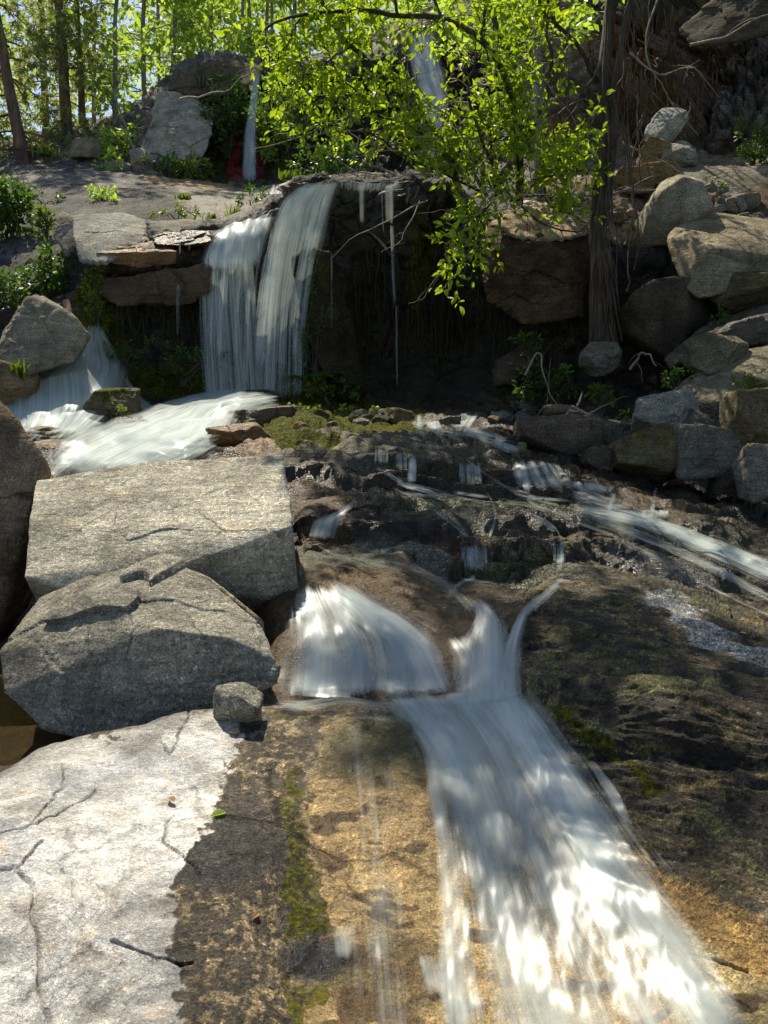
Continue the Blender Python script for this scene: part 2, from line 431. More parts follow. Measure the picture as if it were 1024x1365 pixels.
# ------------------------------------------------------------------ the terrain: rows of (photo x, photo y, distance)
ROWS = [
 # name, roughness (m), block amplitude (m), knots
 ('near', .03, .0, [(-400,1900,1.05),(0,1900,1.08),(500,1900,1.15),(1024,1900,1.08),(1400,1900,1.0)]),
 ('A', .018, .0, [(-500,1365,1.75),(0,1365,1.78),(100,1365,1.86),(200,1365,1.92),(330,1365,1.95),(430,1365,2.05),(600,1365,2.12),(800,1365,2.10),(1000,1365,1.98),(1300,1365,1.75)]),
 ('B', .020, .0, [(-500,1200,2.1),(0,1200,2.12),(200,1200,2.30),(330,1200,2.36),(430,1200,2.50),(560,1200,2.58),(700,1200,2.56),(850,1190,2.48),(960,1180,2.36),(1100,1170,2.25),(1400,1150,2.0)]),
 ('D', .025, .0, [(-500,1120,2.4),(0,1090,2.52),(150,1075,2.72),(300,1065,2.85),(430,1060,3.02),(560,1060,3.08),(640,1060,3.08),(760,1060,3.0),(850,1040,2.9),(1024,1030,2.72),(1400,1030,2.4)]),
 ('E', .025, .0, [(-500,1080,2.8),(-60,1060,2.9),(0,1035,3.05),(60,1004,3.18),(150,984,3.35),(250,962,3.50),(330,952,3.62),(420,946,3.70),(520,952,3.72),(610,960,3.68),(680,945,3.60),(800,910,3.42),(900,930,3.08),(1024,950,2.95),(1400,960,2.7)]),
 ('F', .02, .0, [(-500,1040,3.6),(0,1045,3.6),(60,1035,3.7),(150,1000,3.85),(250,972,3.9),(340,938,3.86),(420,935,3.95),(520,936,4.0),(610,940,3.95),(660,908,3.95),(700,880,3.9),(800,852,3.92),(900,872,3.62),(1024,902,3.3),(1400,920,3.0)]),
 ('F2', .025, .0, [(-500,960,4.4),(0,980,4.4),(150,930,4.5),(300,890,4.5),(380,862,4.28),(450,848,4.28),(520,850,4.32),(590,875,4.22),(640,868,4.20),(690,845,4.18),(760,805,4.35),(840,818,4.2),(930,848,3.9),(1024,885,3.5),(1400,900,3.2)]),
 ('G', .025, .0, [(-500,900,5.0),(0,900,5.0),(150,880,5.0),(300,830,5.0),(380,780,4.90),(440,772,4.90),(520,790,4.88),(590,800,4.85),(640,790,4.85),(690,800,4.72),(750,773,4.75),(840,797,4.5),(930,826,4.15),(1024,872,3.72),(1400,890,3.4)]),
 ('H', .03, .0, [(-500,830,5.8),(0,850,5.8),(150,820,5.8),(300,770,5.7),(400,738,5.55),(480,728,5.65),(560,742,5.65),(620,772,5.45),(690,775,5.35),(750,752,5.4),(840,770,5.25),(930,800,4.85),(1024,845,4.2),(1400,860,3.9)]),
 ('I', .05, .02, [(-500,800,6.0),(0,800,6.1),(200,760,6.1),(330,715,6.0),(400,690,5.95),(440,668,6.1),(500,660,6.05),(560,672,6.0),(640,690,5.9),(700,688,5.9),(750,688,5.9),(840,705,5.85),(940,750,5.6),(1024,790,5.2),(1400,800,4.8)]),
 ('J', .035, .03, [(-500,740,7.0),(0,740,7.0),(200,700,7.0),(330,665,6.8),(400,650,6.75),(480,642,6.95),(540,648,7.15),(600,655,7.2),(680,660,7.2),(760,672,7.0),(840,690,6.7),(940,728,6.4),(1024,768,5.9),(1400,780,5.4)]),
 ('K', .05, .02, [(-500,680,7.6),(0,680,7.4),(120,655,7.3),(250,632,7.25),(330,610,7.3),(380,600,7.35),(440,592,7.5),(500,593,7.45),(560,600,7.5),(620,606,7.5),(690,614,7.5),(740,640,7.45),(820,664,7.3),(940,700,7.0),(1024,735,6.8),(1400,750,6.4)]),
 ('L', .04, .03, [(-500,640,9.2),(0,605,9.0),(100,618,8.6),(200,606,8.6),(300,600,8.4),(380,574,8.5),(460,572,8.8),(560,575,9.2),(640,582,9.2),(720,606,8.9),(800,640,8.4),(900,662,8.1),(1024,690,7.9),(1400,710,7.4)]),
 ('M', .05, .04, [(-500,590,10.8),(0,572,10.8),(100,580,10.5),(200,572,10.6),(300,552,10.9),(380,541,11.3),(460,545,11.6),(560,550,11.8),(640,553,11.5),(720,572,10.5),(800,600,9.8),(900,640,9.2),(1024,665,9.0),(1400,680,8.6)]),
 ('N', .06, .06, [(-500,500,12.2),(-60,500,12.0),(60,495,11.9),(120,478,12.3),(200,542,12.6),(300,533,12.9),(380,524,13.1),(460,530,13.3),(560,540,13.3),(640,542,12.9),(720,543,12.1),(800,540,11.6),(880,580,10.9),(960,600,10.4),(1060,600,10.2),(1400,600,9.8)]),
 ('O', .08, .16, [(-500,420,13.2),(-60,430,13.0),(60,440,12.8),(120,430,12.9),(170,440,13.1),(230,430,13.2),(300,410,13.35),(380,400,13.4),(460,410,13.55),(560,420,13.5),(630,430,13.4),(680,430,12.9),(760,440,12.3),(840,470,12.2),(900,490,11.7),(1024,470,11.2),(1400,450,10.8)]),
 ('P', .06, .10, [(-500,370,14.5),(-60,380,14.3),(60,372,14.0),(120,352,13.6),(150,337,13.3),(200,328,13.25),(250,317,13.3),(300,311,13.4),(345,284,13.5),(390,251,13.5),(440,244,13.5),(520,246,13.5),(600,256,13.4),(655,296,12.7),(720,291,12.3),(775,308,12.2),(840,345,12.3),(900,345,12.2),(1024,330,11.9),(1400,320,11.5)]),
 ('Q', .05, .05, [(-500,325,16.5),(-60,330,16.5),(60,318,16.2),(120,300,16.2),(200,292,16),(300,286,16),(350,272,16),(400,240,15.5),(460,237,15.2),(560,239,15.2),(660,278,14.2),(720,268,13.8),(780,262,13.6),(880,290,13.6),(1024,280,13.2),(1400,270,12.8)]),
 ('R', .05, .0, [(-500,235,23),(-60,236,23),(0,232,23.5),(100,230,24),(200,236,24),(280,244,24),(340,252,24),(400,244,21), (500,238,19),(600,236,18),(700,240,16),(780,238,15.8),(860,228,16),(940,224,15.6),(1024,220,15),(1400,215,14.4)]),
 ('S', .10, .15, [(-500,222,27),(0,218,27),(60,212,27.5),(120,206,27),(180,216,26),(240,236,25.4),(300,242,25.4),(340,244,25.6),(420,240,24),(500,235,24),(570,232,25),(640,228,23),(720,225,19),(800,220,17.8),(880,208,17.2),(950,205,17),(1024,205,16.4),(1400,200,15.6)]),
 ('S2', .22, .45, [(-500,205,28),(0,206,28),(60,197,28.2),(120,192,27.6),(180,170,26.8),(240,170,26.2),(300,170,26.4),(340,175,26.6),(420,170,26),(500,160,27),(570,150,29),(640,140,26),(700,130,22),(760,100,19.4),(820,110,19.0),(880,110,18.6),(940,140,17.6),(1024,120,17),(1400,100,16.2)]),
 ('T', .16, .30, [(-500,195,30),(0,198,29.5),(60,188,29.5),(120,176,28.8),(160,166,28),(190,146,27.6),(225,124,27.6),(245,97,27.8),(290,82,27.8),(340,100,27.6),(400,98,28),(460,96,29),(520,75,32),(570,38,32.5),(640,40,30),(690,20,25),(740,-60,21),(850,-160,20),(1024,-260,18.6),(1400,-350,17)]),
 ('U', .12, .0, [(-500,190,36),(0,190,36),(100,180,36),(200,130,36),(280,84,36),(340,84,36),(460,76,37),(570,20,40),(690,-20,36),(800,-190,32),(1024,-330,28),(1400,-450,26)]),
 ('V', .2, .0, [(-500,185,60),(0,186,60),(200,140,60),(400,80,60),(570,10,60),(690,-60,56),(800,-240,52),(1024,-420,46),(1400,-520,44)]),
 ('W', .2, .0, [(-500,188,220),(0,186,220),(200,150,220),(400,90,200),(570,10,160),(690,-80,130),(800,-260,110),(1024,-440,90),(1400,-540,80)]),
]
pxs = np.concatenate([np.arange(-1500, -300, 60), np.arange(-300, -24, 12), np.arange(-24, 1048, 1.75), np.arange(1048, 1324, 12), np.arange(1324, 2500, 60)])
inframe = (pxs > -10) & (pxs < 1034)
KY, KD = [], []
for nm, ra, ba, kn in ROWS:
    k = np.array(kn, float)
    KY.append(pchip(k[:, 0], k[:, 1], pxs)); KD.append(pchip(k[:, 0], k[:, 2], pxs))
KY = np.array(KY); KD = np.array(KD)
KW = P(pxs[None], KY, KD)                                   # rows x cols x 3
amp_r = [r[1] for r in ROWS]; amp_b = [r[2] for r in ROWS]
# one row behind the photographer
back = np.stack([(pxs - 512) / F_PX * 3.0, np.full(len(pxs), -5.0), np.full(len(pxs), -1.4)], -1)
under = np.stack([(pxs - 512) / F_PX * 1.2, np.full(len(pxs), -.6), np.full(len(pxs), -.35)], -1)
KW = np.concatenate([back[None], under[None], KW]); KYx = np.concatenate([[KY[0] + 900, KY[0] + 400], KY])
amp_r = [.03, .03] + amp_r; amp_b = [0, 0] + amp_b
names = ['back', 'under'] + [r[0] for r in ROWS]
tt = [0.0]; row_at = {}
tq = []
for i in range(len(names) - 1):
    sp = np.abs(np.diff(KYx[i:i+2], axis=0)[0])[inframe]
    dw = np.linalg.norm(KW[i+1] - KW[i], axis=1)[inframe]
    n = int(np.clip(np.percentile(sp, 85) / 1.7, 14, 110))
    if i < 2: n = 10
    if names[i] in ('U', 'V'): n = 16
    row_at[names[i]] = len(tq)
    tq += list(i + np.arange(n) / n)
row_at[names[-1]] = len(tq); tq.append(len(names) - 1)
tq = np.array(tq)
ti = np.arange(len(names), dtype=float)
W0 = pchip(ti, np.moveaxis(KW, 0, -1), tq)                  # cols x 3 x T
W0 = np.moveaxis(W0, -1, 0)                                 # T x cols x 3
AR = pchip(ti, np.array(amp_r), tq)[:, None]; AB = pchip(ti, np.array(amp_b), tq)[:, None]
RI = {n: i for i, n in enumerate(names)}
TQ = np.broadcast_to(tq[:, None], W0.shape[:2])
DPX, DPY = proj(W0); DPX = np.broadcast_to(pxs[None], DPX.shape)
dist = np.maximum(W0[..., 1], 1.0)

def grid_normals(W):
    a = np.gradient(W, axis=0); b = np.gradient(W, axis=1)
    n = np.cross(b, a); return n / (np.linalg.norm(n, axis=-1, keepdims=True) + 1e-12)

# bumps and pillars in the wall
def bump(cx, cy, rx, ry, amount):
    g = np.exp(-(((DPX - cx) / rx) ** 2 + ((DPY - cy) / ry) ** 2) ** 2)
    return g * amount
cliffm = sstep(RI['M'], RI['N'], TQ) * (1 - sstep(RI['Q'] - .3, RI['Q'], TQ))
W = W0.copy()
W[..., 1] -= cliffm * (bump(432, 430, 46, 100, .55) + bump(700, 400, 60, 120, .3) + bump(205, 350, 75, 20, .35) + bump(540, 300, 60, 40, .15))
Nn = grid_normals(W)
px_size = dist / F_PX * 2.2
dsp = 0
for o, (f, a) in enumerate([(.55, 1.0), (1.2, .75), (2.6, .5), (5.5, .30), (11.5, .18), (24, .10)]):
    wgt = np.clip(1.6 - f * px_size * 2.2, 0, 1)
    nz = perlin(W * f + 11.3 * o, 40 + o)
    if o in (1, 2): nz_fg = nz; nz = .5 * nz + .5 * (.45 - np.abs(perlin(W * f * np.array([1, 1, 1.9]) + 5.1, 60 + o)) * 2); nz = nz_fg + (nz - nz_fg) * sstep(RI['G'], RI['I'], TQ)
    dsp = dsp + wgt * a * nz
disp = AR * dsp * 1.5
rcm = sstep(690, 760, DPX) * sstep(RI['S'] - .1, RI['S'] + .4, TQ) * (1 - sstep(RI['T'], RI['U'], TQ))
f1, f2, cid = worley(W * np.array([.42, .42, .62]) + .45 * fbm(W * .7, 4, 25)[..., None], 12)
disp += rcm * (1.9 * (cid - .5) - .5 * sstep(.08, 0, f2 - f1))
f1, f2, cid = worley(W * np.array([1.0, 1.0, 1.5]) + .45 * fbm(W * 1.4, 4, 26)[..., None], 14)
disp += rcm * (.55 * (cid - .5))
# fractured blocks on the cliffs
f1, f2, cid = worley(W * np.array([1.1, 1.1, 1.5]) + .6 * fbm(W * 1.5, 3, 5)[..., None], 3)
disp += AB * ((cid - .5) * 1.2 - .5 * sstep(.07, 0, f2 - f1))
f1, f2, cid = worley(W * np.array([3.0, 3.0, 4.6]) + .3 * perlin(W * 3.7, 6)[..., None], 4)
disp += AB * .35 * ((cid - .5) - .8 * sstep(.12, 0, f2 - f1))
# stepped bedding on the mid cascade
midm = sstep(RI['G'] + .4, RI['H'], TQ) * (1 - sstep(RI['M'], RI['N'], TQ))
f1, f2, cid = worley(W * np.array([1.5, 1.9, 4.6]) + .9 * fbm(W * 1.3, 3, 15)[..., None], 9)
disp += midm * (.05 * (cid - .5) - .012 * sstep(.10, 0, f2 - f1))
rg = ridged(np.stack([W[..., 0] * 2.6, W[..., 1] * 2.6, W[..., 2] * 7], -1) + .4 * perlin(W * 2, 16)[..., None], 4, 17)
disp += midm * .022 * rg
stp = .17
zq = (W[..., 2] + .10 * W[..., 0] + .05 * W[..., 1] + .16 * fbm(W[..., [0, 1, 1]] * np.array([.9, .9, 0]), 3, 18) + .04 * fbm(W * 3, 3, 19)) / stp
ff = zq - np.floor(zq); terr = (sstep(.50, .93, ff) - ff) * stp
TERR = midm * terr * .85
# slanting beds of the dark slab on the right
slab = sstep(640, 740, DPX + (DPY - 900) * -.35) * sstep(RI['B'] - .4, RI['B'] + .6, TQ) * (1 - sstep(RI['H'] + .3, RI['I'], TQ))
al = np.array([.74, -.62, -.10]); ac = np.array([.62, .74, .25])
q = np.stack([W @ al * .55, W @ ac * 7.5 + .8 * perlin(W * 1.1, 77), W[..., 2] * 3], -1)
bed = ridged(q, 4, 21)
disp += slab * .045 * bed
q2 = np.stack([W @ al * .4, W @ ac * 3.0 + .4 * perlin(W * .9, 78), W[..., 2] * 2], -1)
disp += slab * .05 * perlin(q2, 22)
hf = ridged(W * np.array([13., 13, 17]) + .5 * perlin(W * 6, 61)[..., None], 4, 62)
disp += (1 - sstep(RI['I'], RI['K'], TQ)) * .0045 * hf * sstep(200, 330, DPX)
q3 = np.stack([W @ al * 3.0, W @ ac * 26.0 + 2.0 * perlin(W * 3, 79), W[..., 2] * 9], -1)
disp += slab * .009 * ridged(q3, 3, 80)
# fine cracks in the white slab
wq = fbm(W * 1.6, 3, 31)
crk = np.abs(perlin(W * np.array([1.4, .9, 1.0]) + .5 * wq[..., None], 33))
cwx = DPX + 9 * fbm(W * 7, 4, 34); cwy = DPY + 9 * fbm(W * 7, 4, 35)
def crackd(pts):
    dm = np.full(cwx.shape, 1e9)
    for (x1, y1), (x2, y2) in zip(pts[:-1], pts[1:]):
        ex, ey = x2 - x1, y2 - y1; t = np.clip(((cwx - x1) * ex + (cwy - y1) * ey) / (ex * ex + ey * ey), 0, 1)
        dm = np.minimum(dm, np.hypot(cwx - x1 - t * ex, cwy - y1 - t * ey))
    return dm
crk = np.full(cwx.shape, 0.0)
for pts, wd_ in [([(238,1068),(222,1090),(224,1112),(245,1135),(272,1158)], 5), ([(150,1250),(165,1256),(190,1268),(232,1284),(250,1282)], 5), ([(82,1015),(84,1040),(60,1065),(40,1095)], 3), ([(-10,1110),(45,1095),(90,1070),(130,1040)], 3),
                 ([(20,1150),(42,1180),(45,1230),(50,1290),(75,1365)], 8), ([(215,985),(225,1000),(250,960)], 3), ([(60,1110),(30,1150),(-10,1160)], 5), ([(880,1245),(930,1275),(1000,1290)], 4), ([(930,1290),(1000,1340)], 3)]:
    crk = np.maximum(crk, sstep(wd_ * .6, wd_ * .1, crackd(pts)) * sstep(-.6, -.1, wq))
disp -= (1 - sstep(RI['E'], RI['F'], TQ)) * .012 * crk
W = W + Nn * disp[..., None]
W[..., 2] += TERR

# --- rock colours (lichen, algae, iron stain, moss; the left hollow holds painted shade)
wx = 26 * fbm(W * 1.9, 4, 51) * np.clip(4 / dist, .4, 1.6); wy = 22 * fbm(W * 1.9, 4, 52) * np.clip(4 / dist, .4, 1.6)
fine = fbm(W * 9.0, 4, 55); finer = fbm(W * 30.0, 3, 56)
QX, QY = DPX + wx, DPY + wy
ragn = fbm(W * np.clip(9 / dist, .8, 6)[..., None], 3, 57) + .5 * fine + .45 * finer
def inpoly(pts, soft=10, rag=None):
    pts = np.array(pts, float); inside = np.zeros(QX.shape, bool); dmin = np.full(QX.shape, 1e9)
    n = len(pts)
    for i in range(n):
        x1, y1 = pts[i]; x2, y2 = pts[(i + 1) % n]
        if y1 != y2:
            c = ((y1 > QY) != (y2 > QY)) & (QX < (x2 - x1) * (QY - y1) / (y2 - y1) + x1); inside ^= c
        ex, ey = x2 - x1, y2 - y1
        t = np.clip(((QX - x1) * ex + (QY - y1) * ey) / (ex * ex + ey * ey + 1e-9), 0, 1)
        dmin = np.minimum(dmin, np.hypot(QX - x1 - t * ex, QY - y1 - t * ey))
    s = np.where(inside, dmin, -dmin)
    if rag: return sstep(-2.5, 2.5, s + ragn * rag)
    return sstep(-soft, soft, s + fine * soft * .9 + finer * soft * .6)
def ell(cx, cy, rx, ry, ang=0, soft=.35):
    c, s = math.cos(math.radians(ang)), math.sin(math.radians(ang))
    x, y = QX - cx, QY - cy
    r = np.sqrt(((x * c + y * s) / rx) ** 2 + ((-x * s + y * c) / ry) ** 2)
    return sstep(1 + soft, 1 - soft, r - fine * .25)
TR = lambda a, b, e=.15: sstep(RI[a] - e, RI[a] + e, TQ) * (1 - sstep(RI[b] - e, RI[b] + e, TQ))
rock = np.zeros(W.shape); rock[:] = (.085, .070, .050)
wet = np.full(W.shape[:2], .7); moss = np.full(W.shape[:2], .02)
def paint(mask, col=None, w=None, m=None):
    global rock, wet, moss
    if col is not None: rock = rock + (np.array(col) - rock) * mask[..., None]
    if w is not None: wet = wet + (w - wet) * mask
    if m is not None: moss = moss + (m - moss) * mask
one = np.ones(W.shape[:2])
paint(TR('H', 'M'), (.034, .024, .013), .95)
paint(TR('H', 'M') * sstep(.22, .45, fbm(W * 2.2, 5, 66)), (.13, .068, .022))
paint(TR('H', 'M') * sstep(.2, .45, fbm(W * 3.1, 4, 67)) * .7, (.06, .06, .018), .7, .6)
paint(TR('N', 'Q'), (.045, .038, .028), .65, .36)
paint(TR('P', 'S', .4), (.085, .082, .074), .05, .05)
paint(TR('P', 'S', .4) * sstep(.1, .5, fbm(W * np.array([.8, .8, 2]), 4, 71)), (.14, .135, .12))
paint(inpoly([(-50,228),(330,240),(330,250),(150,250),(-50,246)], 4, 8) * TR('Q', 'S', .5), (.20, .19, .17))
paint(TR('S', 'U', .3), (.20, .18, .15), .0, .10)
paint(TR('U', 'W', .3), (.09, .08, .04), 0, .35)
paint(TR('W', 'W') + (TQ > RI['U'] + .3), (.07, .075, .03), 0, .4)
# foreground: speckled lichen slab, gold algae under the flow, dark slab
fg = 1 - sstep(RI['F'] - .1, RI['F'] + .1, TQ)
speck = sstep(.05, .30, finer + .5 * fine)
paint(fg, (.12, .095, .06), .6)
paint(fg * speck, (.25, .19, .11), .5)
paint(fg * inpoly([(400,980),(470,960),(600,1000),(700,1000),(760,1080),(840,1150),(1100,1330),(1100,1500),(380,1500),(420,1250)], 18, 26), (.45, .315, .135), .8, 0)
paint(fg * ell(490, 1000, 80, 45), (.13, .115, .045), .8, .1)
paint(fg * ell(490, 1300, 90, 60), (.20, .16, .07), .8, .1)
paint(fg * inpoly([(850,1180),(1100,1300),(1100,1420),(980,1400)], 25), (.46, .36, .16), .7)
sandn = sstep(.0, .5, fbm(W * np.array([2.5, 7, 6]), 4, 90))
goldn = sstep(.30, .42, fbm(W * np.array([3., 6, 6]), 5, 92) + .35 * fine)
paint(fg * goldn * inpoly([(400,990),(700,1000),(760,1080),(1100,1330),(1100,1500),(380,1500)], 20), (.11, .07, .03))
paint(fg * sandn * .6 * inpoly([(420,1040),(560,1040),(620,1400),(400,1400)], 20), (.16, .10, .04))
whitep = inpoly([(-900,1010),(0,1000),(120,975),(250,950),(345,945),(330,985),(300,1050),(262,1110),(240,1150),(222,1210),(218,1290),(215,1370),(200,1500),(180,2400),(-900,2400)], 24, 30)
whitep = whitep * (1 - sstep(RI['E'] + .35, RI['E'] + .7, TQ))
paint(whitep, (.74, .725, .68), .0, 0)
paint(whitep * sstep(.30, .62, fbm(W * 6.0, 6, 95) + .1) * .6, (.36, .33, .28))
paint(whitep * sstep(.10, .45, fbm(W * 1.4, 4, 96)), (.64, .64, .635))
paint(fg * crk * .5, (.16, .14, .12))
lich = fg * (1 - whitep) * inpoly([(230,1120),(330,960),(420,960),(400,1100),(385,1400),(220,1400)], 15, 22)
paint(lich, (.085, .070, .048), .45)
paint(lich * speck, (.34, .26, .15), .3)
paint(lich * ell(300, 1110, 80, 60), (.05, .045, .038), .4)
paint(TR('H', 'M') * sstep(.3, .8, ff) * (1 - sstep(.85, .98, ff)) * .5, (.028, .022, .016), .9)  # middle ledges: step faces darker and wetter
paint(fg * inpoly([(380,1040),(396,1030),(400,1180),(410,1260),(414,1330),(392,1360),(378,1250),(376,1130)], 10, 22), None, .4, .56)
paint(fg * ell(395, 960, 50, 16), None, .6, .45)
paint(fg * ell(405, 1270, 36, 32), (.03, .03, .03), 1.0, .1)
rs = slab * (1 - inpoly([(700,1040),(850,1150),(1100,1320),(1100,1600),(600,1600)], 12, 30))
paint(rs, (.050, .042, .030), .45, .08)
paint(rs * sstep(.05, .28, bed * .5 + .4 * fine + .3 * finer), (.26, .185, .082), .25)
paint(rs * sstep(.30, .42, -bed * .4 + .5 * fine + .3 * finer), (.022, .020, .018), .6)
paint(rs * sstep(.35, .6, fbm(W * np.array([4., 5, 8]), 4, 97) + .15 * bed), (.21, .16, .08), .2)
flk = sstep(.10, .20, fbm(np.stack([W @ al * 11, W @ ac * 34, W[..., 2] * 22], -1), 4, 98) + .35 * fbm(W * 2.5, 3, 99))
paint(rs * .80, (.026, .024, .018), .75)
paint(rs * flk * .8, (.24, .19, .085), .2)
paint(rs * flk * sstep(.1, .3, fbm(W * 1.8, 3, 100)) * .7, (.15, .17, .07), .2)
paint(rs * ell(860, 970, 120, 26, 18) * .8, (.026, .023, .020), .5)
paint(rs * inpoly([(725,955),(760,960),(830,1020),(880,1075),(840,1070),(770,1010)], 12, 18), (.10, .10, .03), .2, .60)
paint(fg * inpoly([(820,1140),(900,1170),(1100,1290),(1100,1340),(960,1290),(860,1200)], 10), (.36, .22, .07), .5)
paint(TR('F', 'H', .3) * inpoly([(845,792),(880,797),(960,838),(1060,884),(1060,908),(980,876),(900,840),(850,808)], 6, 5), (.52, .50, .44), .1, 0)
paint(TR('F', 'H', .3) * inpoly([(930,880),(1060,930),(1060,950),(960,912)], 5, 5), (.46, .44, .39), .1, 0)
paint(TR('E', 'I', .35) * sstep(360, 330, DPX), (.045, .038, .024), .8, .1)  # hollow behind the white slab: its shade is painted into the rock
# brown dome and green pool
paint(TR('F', 'H', .4) * (DPX < 700), (.105, .062, .026), .85)
paint(TR('F2', 'I', .3) * ell(600, 800, 120, 25, 22), (.15, .10, .05), .9)
paint(ell(700, 778, 90, 35) * TR('G', 'I', .5), (.07, .075, .025), .9, .35)
paint(ell(470, 735, 90, 22) * TR('G', 'I', .5), (.10, .10, .055), .7, .25)
paint(ell(540, 740, 60, 26) * TR('H', 'J', .4), (.26, .24, .20), .4)
paint(ell(430, 680, 45, 45) * TR('H', 'L', .4), (.11, .058, .024), .7, .2)
paint(ell(470, 595, 110, 26) * TR('J', 'M', .3), (.12, .112, .08), .25, .2)
paint(ell(760, 715, 260, 45, 10) * TR('I', 'L', .5), (.055, .058, .018), .95, .25)
paint(ell(850, 680, 110, 20, 5) * TR('J', 'M', .4), (.10, .068, .026), .8, .1)
paint(ell(880, 760, 70, 22, 15) * TR('H', 'J', .4), (.10, .095, .08), 1.0, 0)
# mossy shelf at the foot of the falls
paint(inpoly([(300,560),(340,530),(420,528),(540,548),(600,560),(560,580),(470,575),(380,590)], 6) * TR('K', 'N', .4), (.34, .22, .06), .5, 1.0)
paint(ell(430, 520, 60, 14) * TR('M', 'O', .3), None, .3, 1.0)
paint(ell(330, 585, 40, 18) * TR('K', 'N', .5), (.22, .12, .04), .7, .3)
paint(ell(260, 510, 120, 25) * TR('M', 'O', .3), None, .5, .6)
# cliff: moss strips, warm rim rock on the left, sunlit earth ledge
paint(inpoly([(100,400),(140,360),(165,380),(160,480),(120,470)], 8) * TR('N', 'Q'), None, .2, .75)
paint(inpoly([(135,350),(140,325),(280,310),(285,330),(230,350)], 6) * TR('O', 'Q', .3), (.24, .145, .07), .5, .1)
paint(ell(655, 360, 16, 60) * TR('N', 'Q'), None, .3, .5)
paint(ell(560, 360, 14, 70) * TR('N', 'Q'), None, .3, .7)
paint(ell(420, 250, 60, 10) * TR('O', 'Q', .3), (.14, .11, .06), .6, .2)
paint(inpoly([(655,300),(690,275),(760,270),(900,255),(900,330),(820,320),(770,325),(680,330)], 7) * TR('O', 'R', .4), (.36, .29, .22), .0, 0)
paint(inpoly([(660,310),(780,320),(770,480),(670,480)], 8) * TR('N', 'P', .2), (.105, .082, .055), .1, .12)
# upper slab, warm streaks, stains by the upper fall
paint(inpoly([(190,232),(340,246),(340,252),(200,243)], 3) * TR('Q', 'T', .5), (.40, .27, .13), 0, .2)
paint(inpoly([(230,250),(360,255),(380,300),(260,296)], 8) * TR('P', 'S', .5), (.13, .115, .09), .3, .25)
paint(inpoly([(180,215),(215,125),(245,130),(285,160),(270,200),(240,235)], 6) * TR('R', 'U', .6), (.42, .37, .30), 0, 0)
paint(inpoly([(262,240),(250,130),(290,85),(350,92),(460,96),(460,238)], 6) * TR('R', 'U', .6), (.045, .04, .026), .3, .50)
paint(ell(314, 200, 10, 42) * TR('S', 'T', .6), (.36, .035, .025), .3, 0)
paint(ell(346, 205, 5, 30) * TR('S', 'T', .6), (.30, .03, .03), .3, 0)
paint(inpoly([(40,205),(130,178),(140,195),(60,215)], 5) * TR('R', 'U', .6), (.36, .28, .17), 0, .1)
paint(inpoly([(470,240),(470,80),(640,60),(700,120),(700,240)], 8) * TR('R', 'U', .6), (.06, .05, .03), .3, .35)
paint(sstep(690, 760, QX) * TR('Q', 'S', .4), (.13, .095, .065), 0, .1)
# right hand cliff
rc = sstep(700, 740, QX) * TR('R', 'U', .5)
paint(rc, (.31, .245, .18), .05, .05)
paint(rc * sstep(.0, .4, fbm(W * np.array([.6, .6, 1.4]), 4, 110)), (.24, .235, .22))
paint(rc * inpoly([(1100,60),(1100,170),(1010,175),(940,165),(935,145),(985,110)], 6, 8), (.42, .42, .40))
paint(rc * ell(745, 60, 26, 50), (.42, .25, .09))
paint(rc * ell(760, 110, 40, 60), (.36, .29, .22))
paint(rc * ell(870, 110, 55, 50), (.27, .14, .06))
paint(rc * ell(900, 100, 70, 90, 0) * sstep(.2, .5, fine + .3), (.16, .085, .04))
paint(rc * ell(985, 110, 60, 30, -20), (.36, .36, .35))
paint(rc * ell(1010, 170, 30, 40), None, 0, .5)
paint(rc * ell(960, 238, 60, 14), None, 0, .6)
wet = np.clip(wet, 0, 1)
smoothg = np.clip(whitep * .65 + .35 * fg * inpoly([(400,980),(600,1000),(760,1080),(840,1150),(1100,1330),(1100,1500),(380,1500),(420,1250)], 18, 26), 0, 1)

T_, C_ = W.shape[:2]
idx = np.arange(T_ * C_).reshape(T_, C_)
def terr_part(name, ra, rb):
    a, b = row_at[ra], row_at[rb]
    sub = slice(a, b + 1); n = b - a + 1
    ii = np.arange(n * C_).reshape(n, C_)
    F = np.stack([ii[:-1, :-1], ii[:-1, 1:], ii[1:, 1:], ii[1:, :-1]], -1).reshape(-1, 4)
    o = mesh_np(name, W[sub].reshape(-1, 3), F, True, M_TERR,
                attrs={'rock': rock[sub].reshape(-1, 3), 'wet': wet[sub].ravel(), 'moss': moss[sub].ravel(), 'smoothg': smoothg[sub].ravel()})
    return tag(o, kind='structure')
terr_part('streambed', 'back', 'N')
terr_part('waterfall_cliff', 'N', 'P')
terr_part('upper_terrace', 'P', 'S')
terr_part('upper_cliff', 'S', 'U')
terr_part('hillside', 'U', 'W')

